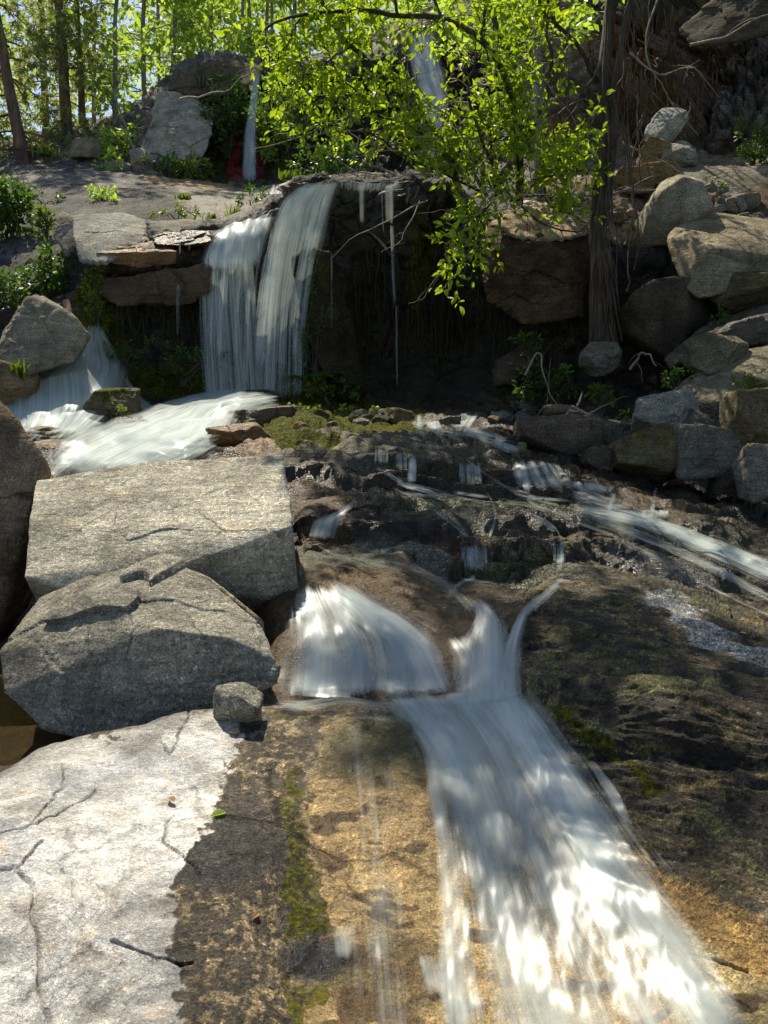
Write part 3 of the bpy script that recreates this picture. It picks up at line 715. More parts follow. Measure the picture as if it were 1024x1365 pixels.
# --- where does the terrain stand along a sight line (design help: gives real world points)
ZX0, ZY0, ZS = -320, -420, 2.5
ZW, ZH = int(1700 / ZS), int(2000 / ZS)
zb = np.full((ZH, ZW), 1e9)
jx, jy = proj(W); jd = W[..., 1]
a0 = row_at['A'] - 40
def splat(X, Y, D):
    ix = ((X - ZX0) / ZS).astype(int); iy = ((Y - ZY0) / ZS).astype(int)
    ok = (ix >= 0) & (ix < ZW) & (iy >= 0) & (iy < ZH) & (D > .5)
    np.minimum.at(zb, (iy[ok], ix[ok]), D[ok])
splat(jx, jy, jd)
for s_ in (.33, .66):
    splat(jx[:-1] * (1 - s_) + jx[1:] * s_, jy[:-1] * (1 - s_) + jy[1:] * s_, jd[:-1] * (1 - s_) + jd[1:] * s_)
    splat(jx[:, :-1] * (1 - s_) + jx[:, 1:] * s_, jy[:, :-1] * (1 - s_) + jy[:, 1:] * s_, jd[:, :-1] * (1 - s_) + jd[:, 1:] * s_)
for _ in range(8):
    hole = zb > 1e8
    if not hole.any(): break
    pad = np.pad(zb, 1, constant_values=1e9)
    nb = np.min([pad[1:-1, :-2], pad[1:-1, 2:], pad[:-2, 1:-1], pad[2:, 1:-1]], axis=0)
    zb = np.where(hole, nb, zb)
def depth(px, py):
    x = (np.asarray(px, float) - ZX0) / ZS - .5; y = (np.asarray(py, float) - ZY0) / ZS - .5
    x0 = np.clip(np.floor(x).astype(int), 0, ZW - 2); y0 = np.clip(np.floor(y).astype(int), 0, ZH - 2)
    fx = np.clip(x - x0, 0, 1); fy = np.clip(y - y0, 0, 1)
    return (zb[y0, x0] * (1 - fx) * (1 - fy) + zb[y0, x0+1] * fx * (1 - fy) + zb[y0+1, x0] * (1 - fx) * fy + zb[y0+1, x0+1] * fx * fy)
def on_ground(px, py, lift=0.0):
    return P(px, py, depth(px, py)) + np.array([0, 0, lift])
# ------------------------------------------------------------------ boulders
_ico = {}
def ico(sub):
    if sub not in _ico:
        bm = bmesh.new(); bmesh.ops.create_icosphere(bm, subdivisions=sub, radius=1.0)
        V = np.array([v.co[:] for v in bm.verts]); F = np.array([[v.index for v in f.verts] for f in bm.faces])
        bm.free(); V /= np.linalg.norm(V, axis=1, keepdims=True); _ico[sub] = (V, F)
    return _ico[sub]
GREY, PALE, BROWN, DARK, WARM = (.26,.245,.195), (.34,.32,.26), (.19,.145,.09), (.08,.068,.05), (.30,.225,.14)

def rock_from_planes(name, n, h, scale, centre, sub, tint, seed, label=None, cat='boulder', group=None, rough=.03, sharp=40,
                     moss=0.0, mossdir=(0, -.2, 1), wet=0.0, blocks=.02, crack=True, name_='boulder'):
    V, F = ico(sub)
    d = V
    q = np.maximum((d @ n.T) / h[None], 0)
    q = q / (q.max(1, keepdims=True) + 1e-9), q.max(1)
    r = 1.0 / (q[1] * (np.sum(q[0] ** sharp, 1)) ** (1.0 / sharp))
    U = d * r[:, None]
    X = U * scale
    size = float(np.mean(scale))
    off = np.array([seed * 7.31, seed * 3.17, seed * 1.93])
    Xn = X / size + off
    dn = rough * (1.0 * fbm(Xn * 1.3, 3, seed) + .55 * fbm(Xn * 4.2, 3, seed + 3) + .30 * fbm(Xn * 13, 2, seed + 5))
    wq = Xn * np.array([1.5, 1.5, 2.2]) + .13 * fbm(Xn * 1.8, 2, seed + 8)[:, None]
    f1, f2, cid = worley(wq, seed)
    dn += blocks * ((cid - .5) * 1.3 - (.3 * sstep(.03, 0, f2 - f1) if crack else 0))
    rad = X / (np.linalg.norm(X, axis=1, keepdims=True) + 1e-9)
    X = X + rad * (dn * size)[:, None]
    md = np.array(mossdir, float); md /= np.linalg.norm(md)
    mo = np.full(len(X), 0.0)
    if moss > 0: mo = np.clip(moss * (.35 + .65 * (rad @ md)) + .3 * fbm(Xn * 2.0, 3, seed + 9), 0, 1)
    o = mesh_np(name, X, F, True, M_ROCK, attrs={'moss': mo, 'wet': np.full(len(X), wet), 'smoothg': np.full(len(X), .35)})
    o.location = tuple(float(c) for c in centre)
    k_ = (1.18, 1.16, 1.08); o.color = (*[t * q for t, q in zip(tint, k_)], 1)
    if label: tag(o, label, cat, group)
    return o

def rock_hull(name, pts, tint, seed, label, sub=6, cat='boulder', grow=1.05, **kw):
    """pts: (photo x, photo y, distance) corners of an angular boulder"""
    Wp = np.array([P(*p) for p in pts])
    lo, hi = Wp.min(0), Wp.max(0); c = (lo + hi) * .25 + Wp.mean(0) * .5; s = np.maximum((hi - lo) / 2, .05)
    B = (Wp - c) / s
    bm = bmesh.new()
    for b in B: bm.verts.new(b)
    bmesh.ops.convex_hull(bm, input=bm.verts)
    bm.normal_update()
    ns, hs = [], []
    for f in bm.faces:
        nn = np.array(f.normal[:]); hh = float(nn @ np.array(f.verts[0].co[:]))
        if hh < 0: nn, hh = -nn, -hh
        if any(np.dot(nn, a) > .9995 for a in ns): continue
        ns.append(nn); hs.append(max(hh, .05))
    bm.free()
    return rock_from_planes(name, np.array(ns), np.array(hs) * grow, s, c, sub, tint, seed, label, cat, **kw)

def rock_ball(name, px, py, d, w, h, tint, seed, label=None, dep=None, tilt=0, sub=5, npl=13, round_=.72, cat='boulder', lift=0, **kw):
    r = np.random.default_rng(seed + 100)
    n = r.normal(size=(npl, 3)); n /= np.linalg.norm(n, axis=1, keepdims=True)
    hh = r.uniform(round_, 1.0, npl)
    n = np.concatenate([n, np.array([[1,0,0],[-1,0,0],[0,1,0],[0,-1,0],[0,0,1],[0,0,-1]], float)]); hh = np.concatenate([hh, np.full(6, .98)])
    c, s = math.cos(math.radians(tilt)), math.sin(math.radians(tilt))
    R = np.array([[c, 0, s], [0, 1, 0], [-s, 0, c]])
    sw, sh = w / 2 * mpp(d) * 1.12, h / 2 * mpp(d) * 1.12
    sc = np.array([sw, (dep / 2 if dep else (sw + sh) / 2), sh])
    # tilt: rotate after scaling by rotating planes in scaled space is awkward, so give the object a rotation
    o = rock_from_planes(name, n, hh, sc, P(px, py, d) + np.array([0, 0, lift]), sub, tint, seed, label, cat, **kw)
    o.rotation_euler = (0, math.radians(tilt), 0)
    return o

# big ones on the left bank
rock_hull('boulder', [(52,642,5.45),(200,617,5.50),(375,609,5.45),(386,702,4.72),(330,724,4.66),(230,757,4.58),(90,784,4.55),(36,768,4.6),(44,700,4.95),
                      (397,800,4.82),(390,816,4.95),(300,820,5.0),(60,818,5.0),(60,690,6.2),(372,650,6.2),(385,790,5.9)], (.45,.43,.365), 3,
          'long pale slab boulder with a flat sunlit face leaning over the cracked grey boulder', sub=7, rough=.010, sharp=400, blocks=.010, grow=1.02)
rock_hull('boulder', [(8,868,4.05),(32,836,4.25),(58,800,4.45),(140,764,4.5),(222,744,4.43),(276,774,4.3),(340,830,4.08),(364,880,3.92),(358,908,3.88),(262,955,3.74),(212,838,3.80),(120,800,4.12),(300,850,3.86),(165,986,3.68),(66,966,3.80),(16,920,3.92),
                      (100,900,5.0),(300,860,4.9),(200,970,4.6)], (.28,.27,.232), 11,
          'cracked grey boulder in the left foreground resting below the pale slab boulder', sub=7, rough=.012, sharp=400, blocks=.05)
rock_hull('boulder', [(236,754,4.55),(285,774,4.45),(350,826,4.25),(342,846,4.25),(300,850,4.35),(250,800,4.5),(260,760,4.8),(350,850,4.6)], (.34,.30,.23), 17,
          'thin warm grey rock wedge tucked under the dark overhang of the slab boulder', sub=5, rough=.03)
rock_ball('stone', 316, 938, 3.52, 62, 44, (.27,.27,.235), 21, 'small grey angular stone at the right foot of the cracked boulder', cat='stone', sub=5, rough=.05, blocks=.05)
rock_hull('boulder', [(-120,560,6.2),(-30,520,6.2),(5,545,6.0),(40,592,5.8),(62,628,5.75),(48,672,5.7),(32,690,5.6),(40,790,5.9),(-10,860,5.6),(-160,880,5.6),(-160,640,7),(30,640,7.0),(20,800,6.8),(-140,560,7)], (.22,.165,.115), 5,
          'tall brown boulder cut off by the left edge beside the slab boulder', sub=6, rough=.05, blocks=.05)
rock_hull('boulder', [(-40,520,12.0),(2,462,11.4),(34,396,11.6),(60,394,11.8),(96,418,11.6),(118,448,11.7),(95,482,11.3),(30,500,11.0),(-20,500,11.2),(50,420,12.8),(100,470,12.6)], (.25,.225,.175), 9,
          'angular boulder with a sunlit top left of the foaming side cascade', sub=6, rough=.04)
rock_ball('boulder', 20, 515, 11.2, 60, 60, BROWN, 14, 'dark brown rock with grass beside it at the left edge below the angular boulder', moss=.3)
rock_ball('stone', 146, 540, 11.0, 62, 42, (.12,.10,.06), 25, 'mossy rock splitting the white water at the foot of the left cascade', cat='rock', moss=.75, wet=.5)
rock_ball('stone', 172, 567, 10.7, 44, 24, (.06,.05,.04), 27, 'dark wet rock just right of the mossy rock in the left cascade', cat='rock', wet=.9)
rock_ball('stone', 62, 578, 10.2, 60, 20, (.16,.12,.05), 29, 'flat rusty yellow rock at the base of the left cascade', cat='rock', wet=.6, moss=.3)
rock_ball('stone', 60, 600, 9.6, 90, 26, (.20,.13,.06), 30, 'broad orange brown rock lying in the foam behind the slab boulder', cat='rock', wet=.6, moss=.25)
# grey blocks on the shelf, upper left
rock_hull('boulder', [(72,315,13.70),(76,290,13.90),(84,282,14.10),(100,290,13.70),(106,332,13.30),(90,345,13.30),(84,300,14.70),(104,300,14.70)], (.21,.195,.165), 31, 'narrow dark block at the left end of the grey blocks on the upper shelf', sub=5, rough=.04)
rock_hull('boulder', [(98,288,13.75),(160,284,14.05),(195,294,13.85),(192,322,13.25),(160,325,12.95),(140,355,12.55),(108,350,12.75),(100,320,13.05),(180,300,14.65),(110,290,14.65)], (.31,.30,.275), 33, 'broad pale grey block with a shadowed notch on the upper shelf left of the fall', sub=6, rough=.03)
rock_hull('boulder', [(196,296,13.80),(250,292,14.10),(300,300,13.90),(330,308,13.40),(290,318,13.00),(200,322,13.00),(240,296,14.60)], (.20,.19,.165), 35, 'low grey rock ridge on the shelf between the pale block and the fall', sub=5, rough=.04, moss=.2)
rock_hull('ledge', [(130,338,12.75),(150,330,12.9),(205,328,12.9),(232,335,12.7),(230,352,12.75),(190,356,12.8),(150,352,12.8),(140,340,13.6),(230,335,13.6)], (.26,.15,.075), 37, 'overhanging orange brown ledge at the left top of the dark waterfall wall', sub=6, cat='rock ledge', rough=.08, blocks=.09, wet=.5)
rock_hull('ledge', [(206,318,12.95),(222,310,13.1),(278,308,13.1),(282,322,12.9),(250,328,12.8),(210,326,12.8),(220,316,13.7),(278,316,13.7)], (.10,.075,.05), 38, 'thin dark ledge with trickles beside the bright top of the fall', sub=6, cat='rock ledge', rough=.07, blocks=.08, wet=.7)
rock_hull('ledge', [(138,372,12.85),(205,362,12.75),(280,352,12.75),(284,385,12.7),(250,404,12.75),(160,408,12.8),(138,395,12.9),(150,380,13.8),(275,370,13.8),(200,400,13.8)], (.10,.07,.045), 39, 'dark stepped rock bulge under the orange ledge', sub=6, cat='rock ledge', rough=.10, blocks=.12, wet=.5, moss=.15)
rock_hull('pillar', [(388,345,12.72),(412,334,12.75),(440,338,12.8),(446,380,12.75),(474,450,12.8),(488,520,12.7),(455,530,12.4),(418,470,12.45),(396,400,12.55),(430,340,13.6),(480,520,13.6)], (.042,.036,.024), 41, 'dark mossy rock pillar standing right of the main fall', sub=6, cat='rock pillar', rough=.07, blocks=.05, moss=.42, mossdir=(-.6, -.6, .5))
rock_ball('stone', 352, 532, 12.3, 40, 22, (.09,.075,.05), 43, 'mossy stone at the foot of the main fall', cat='rock', moss=.6, wet=.4)
rock_ball('stone', 320, 580, 8.7, 80, 30, (.20,.11,.04), 44, 'orange brown stepped rock where the pool spills left', cat='rock', moss=.35, wet=.7, blocks=.1)
rock_ball('stone', 345, 556, 10.2, 90, 26, (.10,.075,.045), 45, 'dark flat rock on the mossy shelf under the main fall', cat='rock', moss=.45, wet=.6, blocks=.1)
rock_ball('stone', 530, 562, 10.8, 46, 34, (.14,.115,.05), 46, 'sunlit mossy rock in the middle of the stream below the dark wall', cat='rock', moss=.55, wet=.6)
rock_ball('stone', 580, 570, 10.4, 60, 28, (.08,.065,.045), 47, 'dark wet rock right of the sunlit mossy rock in mid stream', cat='rock', moss=.2, wet=.9)

# right bank
R = [
 ('boulder', 905, 283, 12.3, 80, 82, (.37,.34,.275), 51, 'rounded pale boulder with an orange stain on the sunlit earth ledge', dict(round_=.86, npl=20, rough=.025, blocks=.012, crack=False)),
 ('boulder', 884, 432, 11.5, 112, 96, (.085,.072,.056), 53, 'dark squat boulder in deep shade right of the leaning tree foot', dict()),
 ('boulder', 982, 388, 11.2, 88, 52, (.12,.105,.06), 54, 'dark boulder with a moss streak tucked below the large angular boulder', dict(moss=.5, tilt=-8)),
 ('boulder', 948, 472, 10.1, 84, 50, (.17,.15,.105), 56, 'greenish wedge of rock under the long dark slab on the right bank', dict(tilt=-18, moss=.3)),
 ('boulder', 1000, 446, 10.3, 90, 40, (.10,.09,.072), 57, 'dark low rock with a thin trickle near the right edge', dict(tilt=-14, wet=.5)),
 ('boulder', 885, 554, 9.2, 88, 52, (.30,.295,.27), 58, 'light grey boulder lying on top of the two mossy blocks', dict(tilt=-12)),
 ('boulder', 868, 606, 8.8, 92, 72, (.15,.125,.07), 59, 'mossy brown block at the stream edge, left one of the pair', dict(moss=.45, npl=8)),
 ('boulder', 938, 607, 8.7, 86, 74, (.19,.18,.155), 60, 'squarish grey block at the stream edge, right one of the pair', dict(npl=7, moss=.2)),
 ('boulder', 1008, 566, 8.5, 74, 84, (.17,.14,.085), 61, 'brown mossy boulder at the right edge above the stream', dict(moss=.4)),
 ('boulder', 1018, 630, 8.0, 58, 70, (.21,.195,.165), 62, 'rounded boulder half out of frame at the right edge beside the stream', dict(round_=.82)),
 ('boulder', 983, 640, 8.5, 64, 34, (.08,.07,.055), 63, 'low dark rock under the right edge boulders at the waterline', dict()),
 ('boulder', 742, 580, 9.4, 96, 58, (.13,.105,.08), 64, 'dark triangular rock with an ochre moss edge on the stream bank', dict(moss=.3, mossdir=(1, -.3, .4), npl=9)),
 ('stone', 800, 612, 8.9, 44, 38, (.12,.10,.08), 65, 'dark stone at the waterline left of the mossy brown block', dict(cat='stone')),
 ('stone', 815, 574, 9.5, 54, 32, (.15,.145,.125), 66, 'grey green stone between the triangular rock and the light grey boulder', dict(cat='stone', moss=.2)),
 ('stone', 820, 604, 9.2, 34, 26, (.10,.09,.075), 67, 'small dark stone wedged left of the mossy brown block', dict(cat='stone')),
 ('stone', 843, 657, 8.2, 22, 13, (.20,.17,.08), 68, 'small yellowish stone sitting in the shallow stream on the right', dict(cat='stone')),
 ('stone', 930, 572, 8.9, 34, 40, (.14,.13,.115), 69, 'small upright stone between the right bank blocks', dict(cat='stone', tilt=30)),
 ('boulder', 872, 212, 15.4, 42, 44, (.24,.18,.11), 70, 'brown boulder at the cliff foot behind the rounded pale boulder', dict()),
 ('boulder', 906, 212, 15.2, 46, 30, (.30,.29,.27), 71, 'grey angular boulder at the cliff foot beside the brown one', dict(tilt=15)),
 ('boulder', 912, 198, 15.6, 24, 18, (.36,.34,.31), 72, 'small pale rock on top of the grey angular boulder at the cliff foot', dict(tilt=25)),
 ('boulder', 880, 235, 14.8, 60, 26, (.23,.155,.085), 73, 'low orange brown rock in front of the brown boulder at the cliff foot', dict()),
 ('boulder', 838, 245, 14.4, 50, 30, (.22,.17,.10), 74, 'brown rock behind the leafy shrub left of the cliff foot boulders', dict()),
 ('boulder', 885, 170, 15.9, 34, 46, (.33,.34,.335), 75, 'pale slab of rock fallen into the dark corner of the cliff', dict(tilt=35)),
 ('boulder', 800, 480, 11.2, 50, 40, (.20,.19,.165), 76, 'grey stone lodged at the foot of the leaning tree trunk', dict()),
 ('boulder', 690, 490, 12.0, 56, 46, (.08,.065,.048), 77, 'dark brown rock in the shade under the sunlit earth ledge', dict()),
]
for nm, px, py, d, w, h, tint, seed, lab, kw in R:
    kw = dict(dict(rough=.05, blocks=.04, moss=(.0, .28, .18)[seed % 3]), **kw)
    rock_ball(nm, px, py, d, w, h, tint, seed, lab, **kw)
rock_hull('boulder', [(890,316,11.6),(918,290,12.0),(960,285,12.3),(1012,292,12.3),(1060,300,12),(1070,350,11.3),(1020,372,11.2),(966,392,10.9),(926,398,10.9),(900,356,11.2),(950,330,10.9),(960,300,13),(1050,340,13)], (.27,.235,.17), 52,
          'large angular boulder with a rusty face below the rounded pale boulder', sub=6, rough=.035, sharp=34, blocks=.02)
rock_hull('boulder', [(885,478,10.6),(930,440,10.9),(980,418,11),(1040,400,11),(1060,420,10.6),(1000,452,10.3),(930,470,10.2),(895,490,10.4),(980,440,11.6)], (.12,.11,.09), 55,
          'long dark slab lying aslant across the right bank', sub=6, rough=.04)
rock_hull('boulder', [(880,535,9.9),(925,500,10.0),(985,470,10.0),(1040,455,9.9),(1080,470,9.6),(1060,560,9.1),(980,575,9.2),(925,572,9.5),(985,530,9.15),(1000,480,10.6)], (.20,.185,.135), 78,
          'large sloping boulder with bright moss on its front near the right edge', sub=6, rough=.04, moss=.5, mossdir=(.5, -.8, .1))
rock_hull('boulder', [(876,240,14.6),(905,226,14.9),(1000,222,14.6),(1060,220,14.4),(1060,262,13.8),(930,268,13.9),(885,262,14.1),(1000,225,15.4)], (.20,.185,.155), 79,
          'long low mossy block at the base of the right hand cliff', sub=6, rough=.03, moss=.35, mossdir=(.5, -.8, 0))
rock_hull('boulder', [(644,312,12.00),(668,286,12.30),(720,276,12.40),(776,298,12.20),(788,330,11.80),(776,420,11.70),(700,430,11.80),(652,400,12.00),(660,334,11.60),(720,324,11.50),(700,290,13.40),(780,400,13.00)], (.10,.075,.05), 80,
          'earth topped rock buttress with a sunlit crown beside the leaning tree', sub=7, rough=.07, blocks=.06)
rock_hull('earth_cap', [(655,300,11.70),(680,283,11.95),(720,270,12.35),(780,292,12.05),(790,312,11.75),(745,322,11.55),(690,318,11.55),(700,268,13.25),(790,280,13.05),(700,300,12.45)], (.50,.40,.30), 180,  # sun on the soil top is put into this pale tint
          'earth cap, tinted paler for the sun on it, crowning the buttress beside the leaning tree', sub=6, cat='rock ledge', rough=.08, blocks=.06)
# cliff blocks that jut from the right hand wall
rock_hull('cliff_block', [(905,40,16.2),(960,15,16.5),(1024,-60,16.4),(1120,-80,16),(1120,20,15.4),(1010,50,15.6),(930,66,15.8),(960,0,17.6),(1100,0,17.4)], (.11,.092,.072), 81, 'overhanging brown rock roof jutting from the top of the right cliff', sub=6, cat='rock', rough=.05, blocks=.06)
# pale outcrop by the far fall
rock_hull('outcrop', [(176,238,24.8),(200,170,25.6),(214,124,26.2),(236,126,26.4),(286,150,26),(276,200,25),(255,238,24.6),(230,180,25.0),(240,140,27.6)], (.36,.325,.265), 85, 'pale pointed rock outcrop left of the far upper fall', sub=7, cat='rock outcrop', rough=.05, blocks=.07)
rock_ball('boulder', 190, 218, 25, 32, 38, (.31,.28,.23), 86, 'grey boulder at the foot of the pale pointed outcrop', rough=.05)
rock_ball('boulder', 160, 228, 25, 34, 20, (.30,.28,.24), 87, 'low rock left of the grey boulder below the outcrop')
rock_ball('boulder', 118, 200, 26.5, 34, 24, (.27,.22,.15), 88, 'brown rock on the sunny bank under the pines')
rock_hull('outcrop', [(230,120,27),(245,98,27.2),(290,80,27.4),(345,86,27),(352,100,26.6),(330,125,26.3),(250,130,26.5),(300,90,28.6)], (.12,.095,.06), 89, 'dark overhanging cap rock beside the lip of the far upper fall', sub=6, cat='rock outcrop', rough=.07, blocks=.09, moss=.4)

# rubble: small stones (shared label, nothing tells them apart)
def scatter_stones(n, region, sz, tints, label, group, seed, wet=0.0):
    r = np.random.default_rng(seed)
    protos = []
    for i in range(n):
        px = r.uniform(region[0], region[2]); py = r.uniform(region[1], region[3])
        if len(region) > 4: py += (px - region[0]) * region[4]
        d = float(depth(px, py)); w = r.uniform(*sz)
        if i < 5:
            o = rock_ball('stone', px, py, d, w, w * r.uniform(.55, .8), tints[i % len(tints)], seed + i, None, sub=4, rough=.05, npl=10)
            protos.append((o, w * d))
        else:
            p, wd_ = protos[i % 5]; o = p.copy(); COL.objects.link(o)
            kt = r.uniform(.65, 1.2); k = w * d / wd_; o.scale = (k, k, k)
            o.location = tuple(P(px, py, d)); t = tints[i % len(tints)]; o.color = (*[c * kt for c in t], 1)
        o.rotation_euler = (r.uniform(-.4, .4), r.uniform(-.4, .4), r.uniform(0, 6.3))
        tag(o, label, 'stone', group)
scatter_stones(34, (655, 536, 800, 566, .10), (10, 30), [GREY, BROWN, (.13,.11,.09), (.28,.27,.24)], 'small stone in the rubble heap along the stream foot of the shaded bank', 'stones in the rubble heap', 300)
scatter_stones(10, (650, 575, 700, 596, .3), (10, 22), [(.20,.17,.10), BROWN, DARK], 'small stone at the waterline left of the dark triangular rock', 'stones at the waterline', 340)
scatter_stones(18, (930, 258, 1030, 292, 0), (14, 34), [(.33,.30,.25), (.27,.20,.14), GREY], 'broken brown stone in the scree above the large angular boulder', 'scree stones', 380)
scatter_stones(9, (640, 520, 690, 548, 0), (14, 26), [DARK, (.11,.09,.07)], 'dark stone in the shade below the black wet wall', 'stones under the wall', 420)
scatter_stones(12, (400, 548, 560, 572, 0), (8, 22), [(.20,.15,.07), (.12,.10,.05), (.28,.26,.20)], 'small mossy stone on the shelf below the main fall', 'stones on the mossy shelf', 460)
scatter_stones(16, (800, 258, 870, 330, 0), (8, 20), [(.35,.29,.22), (.26,.2,.14)], 'small stone on the sunlit earth ledge behind the leaning tree', 'stones on the earth ledge', 500)

scatter_stones(16, (812, 566, 1010, 600, 0), (12, 30), [(.16,.13,.09), (.22,.2,.15), DARK], 'small stone wedged between the boulders at the stream edge', 'stones wedged on the right bank', 540)
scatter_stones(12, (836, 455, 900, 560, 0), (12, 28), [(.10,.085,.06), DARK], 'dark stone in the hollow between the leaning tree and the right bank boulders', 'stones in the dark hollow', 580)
# ------------------------------------------------------------------ water
def smooth1(a, k, ax):
    if k < 1: return a
    for _ in range(k):
        p = np.concatenate([np.take(a, [0], ax), a, np.take(a, [-1], ax)], ax)
        n = a.shape[ax]
        a = (np.take(p, range(0, n), ax) + 2 * np.take(p, range(1, n + 1), ax) + np.take(p, range(2, n + 2), ax)) / 4
    return a
def resample(pts, n):
    pts = np.array(pts, float)
    t = np.concatenate([[0], np.cumsum(np.hypot(*np.diff(pts[:, :2], axis=0).T))]); t /= t[-1]
    return pchip(t, pts.T, np.linspace(0, 1, n)).T
WB = {}
def water(name, left, right, dens, d=None, nu=None, nv=None, lift=.03, layers=2, edge=.18, mat=None, wob=.02, kind='structure', smooth=6, uvs=1.0, endfade=(.06, .10), parent=None, mid=None):
    """sheet of falling / running water between two flow edges given in photo coordinates (own distance d, or lying on the rock)"""
    L = np.array(left, float); Rr = np.array(right, float)
    ln = np.hypot(*np.diff(L[:, :2], axis=0).T).sum(); wdt = np.hypot(*(L[:, :2].mean(0) - Rr[:, :2].mean(0)))
    nv = nv or int(np.clip(ln / 4, 16, 130)); nu = nu or int(np.clip(wdt / 3, 8, 80))
    A = resample(L, nv); B = resample(Rr, nv)
    s = np.linspace(0, 1, nu)[None, :, None]
    G = A[:, None] * (1 - s) + B[:, None] * s
    if mid is not None:                                      # bow the strands
        G[..., :2] += np.array(mid)[None, None] * (np.sin(np.linspace(0, math.pi, nv))[:, None, None])
    px, py = G[..., 0], G[..., 1]
    if d is None and G.shape[2] < 3: dd = depth(px, py); dd = smooth1(smooth1(dd, smooth, 0), smooth, 1)
    elif d is None: dd = G[..., 2]
    else: dd = np.broadcast_to(np.interp(np.linspace(0, 1, nv), np.linspace(0, 1, len(np.atleast_1d(d))), np.atleast_1d(d))[:, None], px.shape)
    V0 = P(px, py, dd)
    dens_v = np.interp(np.linspace(0, 1, nv), np.linspace(0, 1, len(np.atleast_1d(dens))), np.atleast_1d(dens))[:, None]
    ss = s[..., 0]; edge = min(.5, edge * 1.7)
    ed = np.minimum(sstep(0, edge, ss), sstep(0, edge, 1 - ss)) * np.ones((nv, 1))
    vv = np.linspace(0, 1, nv)[:, None]
    en = sstep(0, endfade[0] + 1e-6, vv) * sstep(0, endfade[1] + 1e-6, 1 - vv)
    Vs, Fs, Us, Ds = [], [], [], []; base = 0
    wl = np.concatenate([[0], np.cumsum(np.linalg.norm(np.diff(V0[:, nu // 2], axis=0), axis=1))])
    ww = np.linalg.norm(V0[:, -1] - V0[:, 0], axis=1).mean()
    ppm = F_PX / float(np.mean(dd))
    for k in range(layers):
        off = lift * (1 + 1.3 * k)
        q = np.stack([px * .03, py * .012, np.full(px.shape, 3.3 * k + len(name))], -1)
        wv = wob * (perlin(q, 200 + k) + .5 * perlin(q * 2.7, 210 + k))
        V = V0 + np.array([0, -.75, .65]) * off + np.array([0, -.7, .5]) * wv[..., None]
        ii = np.arange(nv * nu).reshape(nv, nu) + base
        Fs.append(np.stack([ii[:-1, :-1], ii[1:, :-1], ii[1:, 1:], ii[:-1, 1:]], -1).reshape(-1, 4))
        Vs.append(V.reshape(-1, 3)); base += nv * nu
        U = np.stack([np.broadcast_to(ss, px.shape) * ww * ppm * uvs + 37 * k, np.broadcast_to(wl[:, None], px.shape) * ppm * uvs * .8 + 91 * k], -1)
        Us.append(U.reshape(-1, 2))
        Ds.append((dens_v * ed * en * (1.0 if k == 0 else .85)).ravel())
    far = float(np.mean(dd)) > 20
    key = ({'strand': 'waterfall', 'trickle': 'waterfall', 'rivulet': 'stream'}.get(name, name), (mat or M_WATER).name, far and float(np.mean(px)) > 450, far)
    WB.setdefault(key, []).append((np.concatenate(Vs), np.concatenate(Fs), np.concatenate(Us), np.concatenate(Ds), mat or M_WATER))
def flush_water():
    for key, L in WB.items():
        n0 = np.cumsum([0] + [len(l[0]) for l in L])
        o = mesh_np(key[0], np.concatenate([l[0] for l in L]), np.concatenate([l[1] + n for l, n in zip(L, n0)]), True, L[0][4],
                    uv=np.concatenate([l[2] for l in L]), attrs={'dens': np.concatenate([l[3] for l in L])})
        tag(o, kind='structure')

# far fall at the top, its weir, and the broad fall behind the leaves
water('waterfall', [(334,100),(328,140),(321,180),(316,250)], [(352,100),(350,140),(349,180),(352,250)], [.95,.85,.85,.95], d=[25.6,25.0,24.6,24.4], edge=.3, layers=3, uvs=1.6, wob=.08)
water('waterfall', [(300,244),(318,247)], [(345,246),(352,251)], [.35,.5], d=[24.9,24.6], edge=.4, layers=1)
water('waterfall', [(333,254),(333,278)], [(368,256),(371,280)], [.8,.66], d=[23.0,22.6], edge=.2, layers=2, uvs=1.6)
water('waterfall', [(520,40),(530,90),(540,140),(550,240)], [(590,38),(604,90),(614,130),(624,240)], [1.0,.95,.85,.8], d=[29.5,28.0,26.5,25], edge=.3, layers=3, uvs=1.2, wob=.1)
# main fall: one broad feathery veil, a bright stepped left crest, and many loose strands
FD = [13.25, 12.9, 12.65, 12.5, 12.35]
water('waterfall', [(284,308),(262,340),(256,400),(258,470),(264,548)], [(352,296),(346,330),(350,380),(356,450),(362,545)], [.98,.86,.72,.70,.74], d=FD, edge=.12, layers=2, wob=.09, endfade=(.02,.05), nu=50, mat=M_FALL)
water('waterfall', [(392,251),(360,282),(352,330),(346,410),(344,545)], [(460,243),(452,270),(440,320),(418,410),(414,535)], [.95,.80,.62,.56,.58], d=FD, edge=.12, layers=2, wob=.06, endfade=(.02,.05), nu=50, mat=M_FALL)
water('waterfall', [(290,306),(266,330),(258,352),(264,376)], [(376,284),(368,318),(364,345),(360,376)], [1.0,1.0,.9,.6], d=[13.1,12.8,12.62,12.55], edge=.18, layers=2, wob=.08, endfade=(.03,.3))
water('waterfall', [(396,250),(362,280),(348,322),(340,400),(332,545)], [(450,244),(424,275),(404,320),(390,400),(382,540)], [1.0,.9,.72,.66,.70], d=[13.2,12.85,12.62,12.45,12.3], edge=.3, layers=2, wob=.05, endfade=(.02,.05), mat=M_FALL)
fr_ = np.random.default_rng(12)
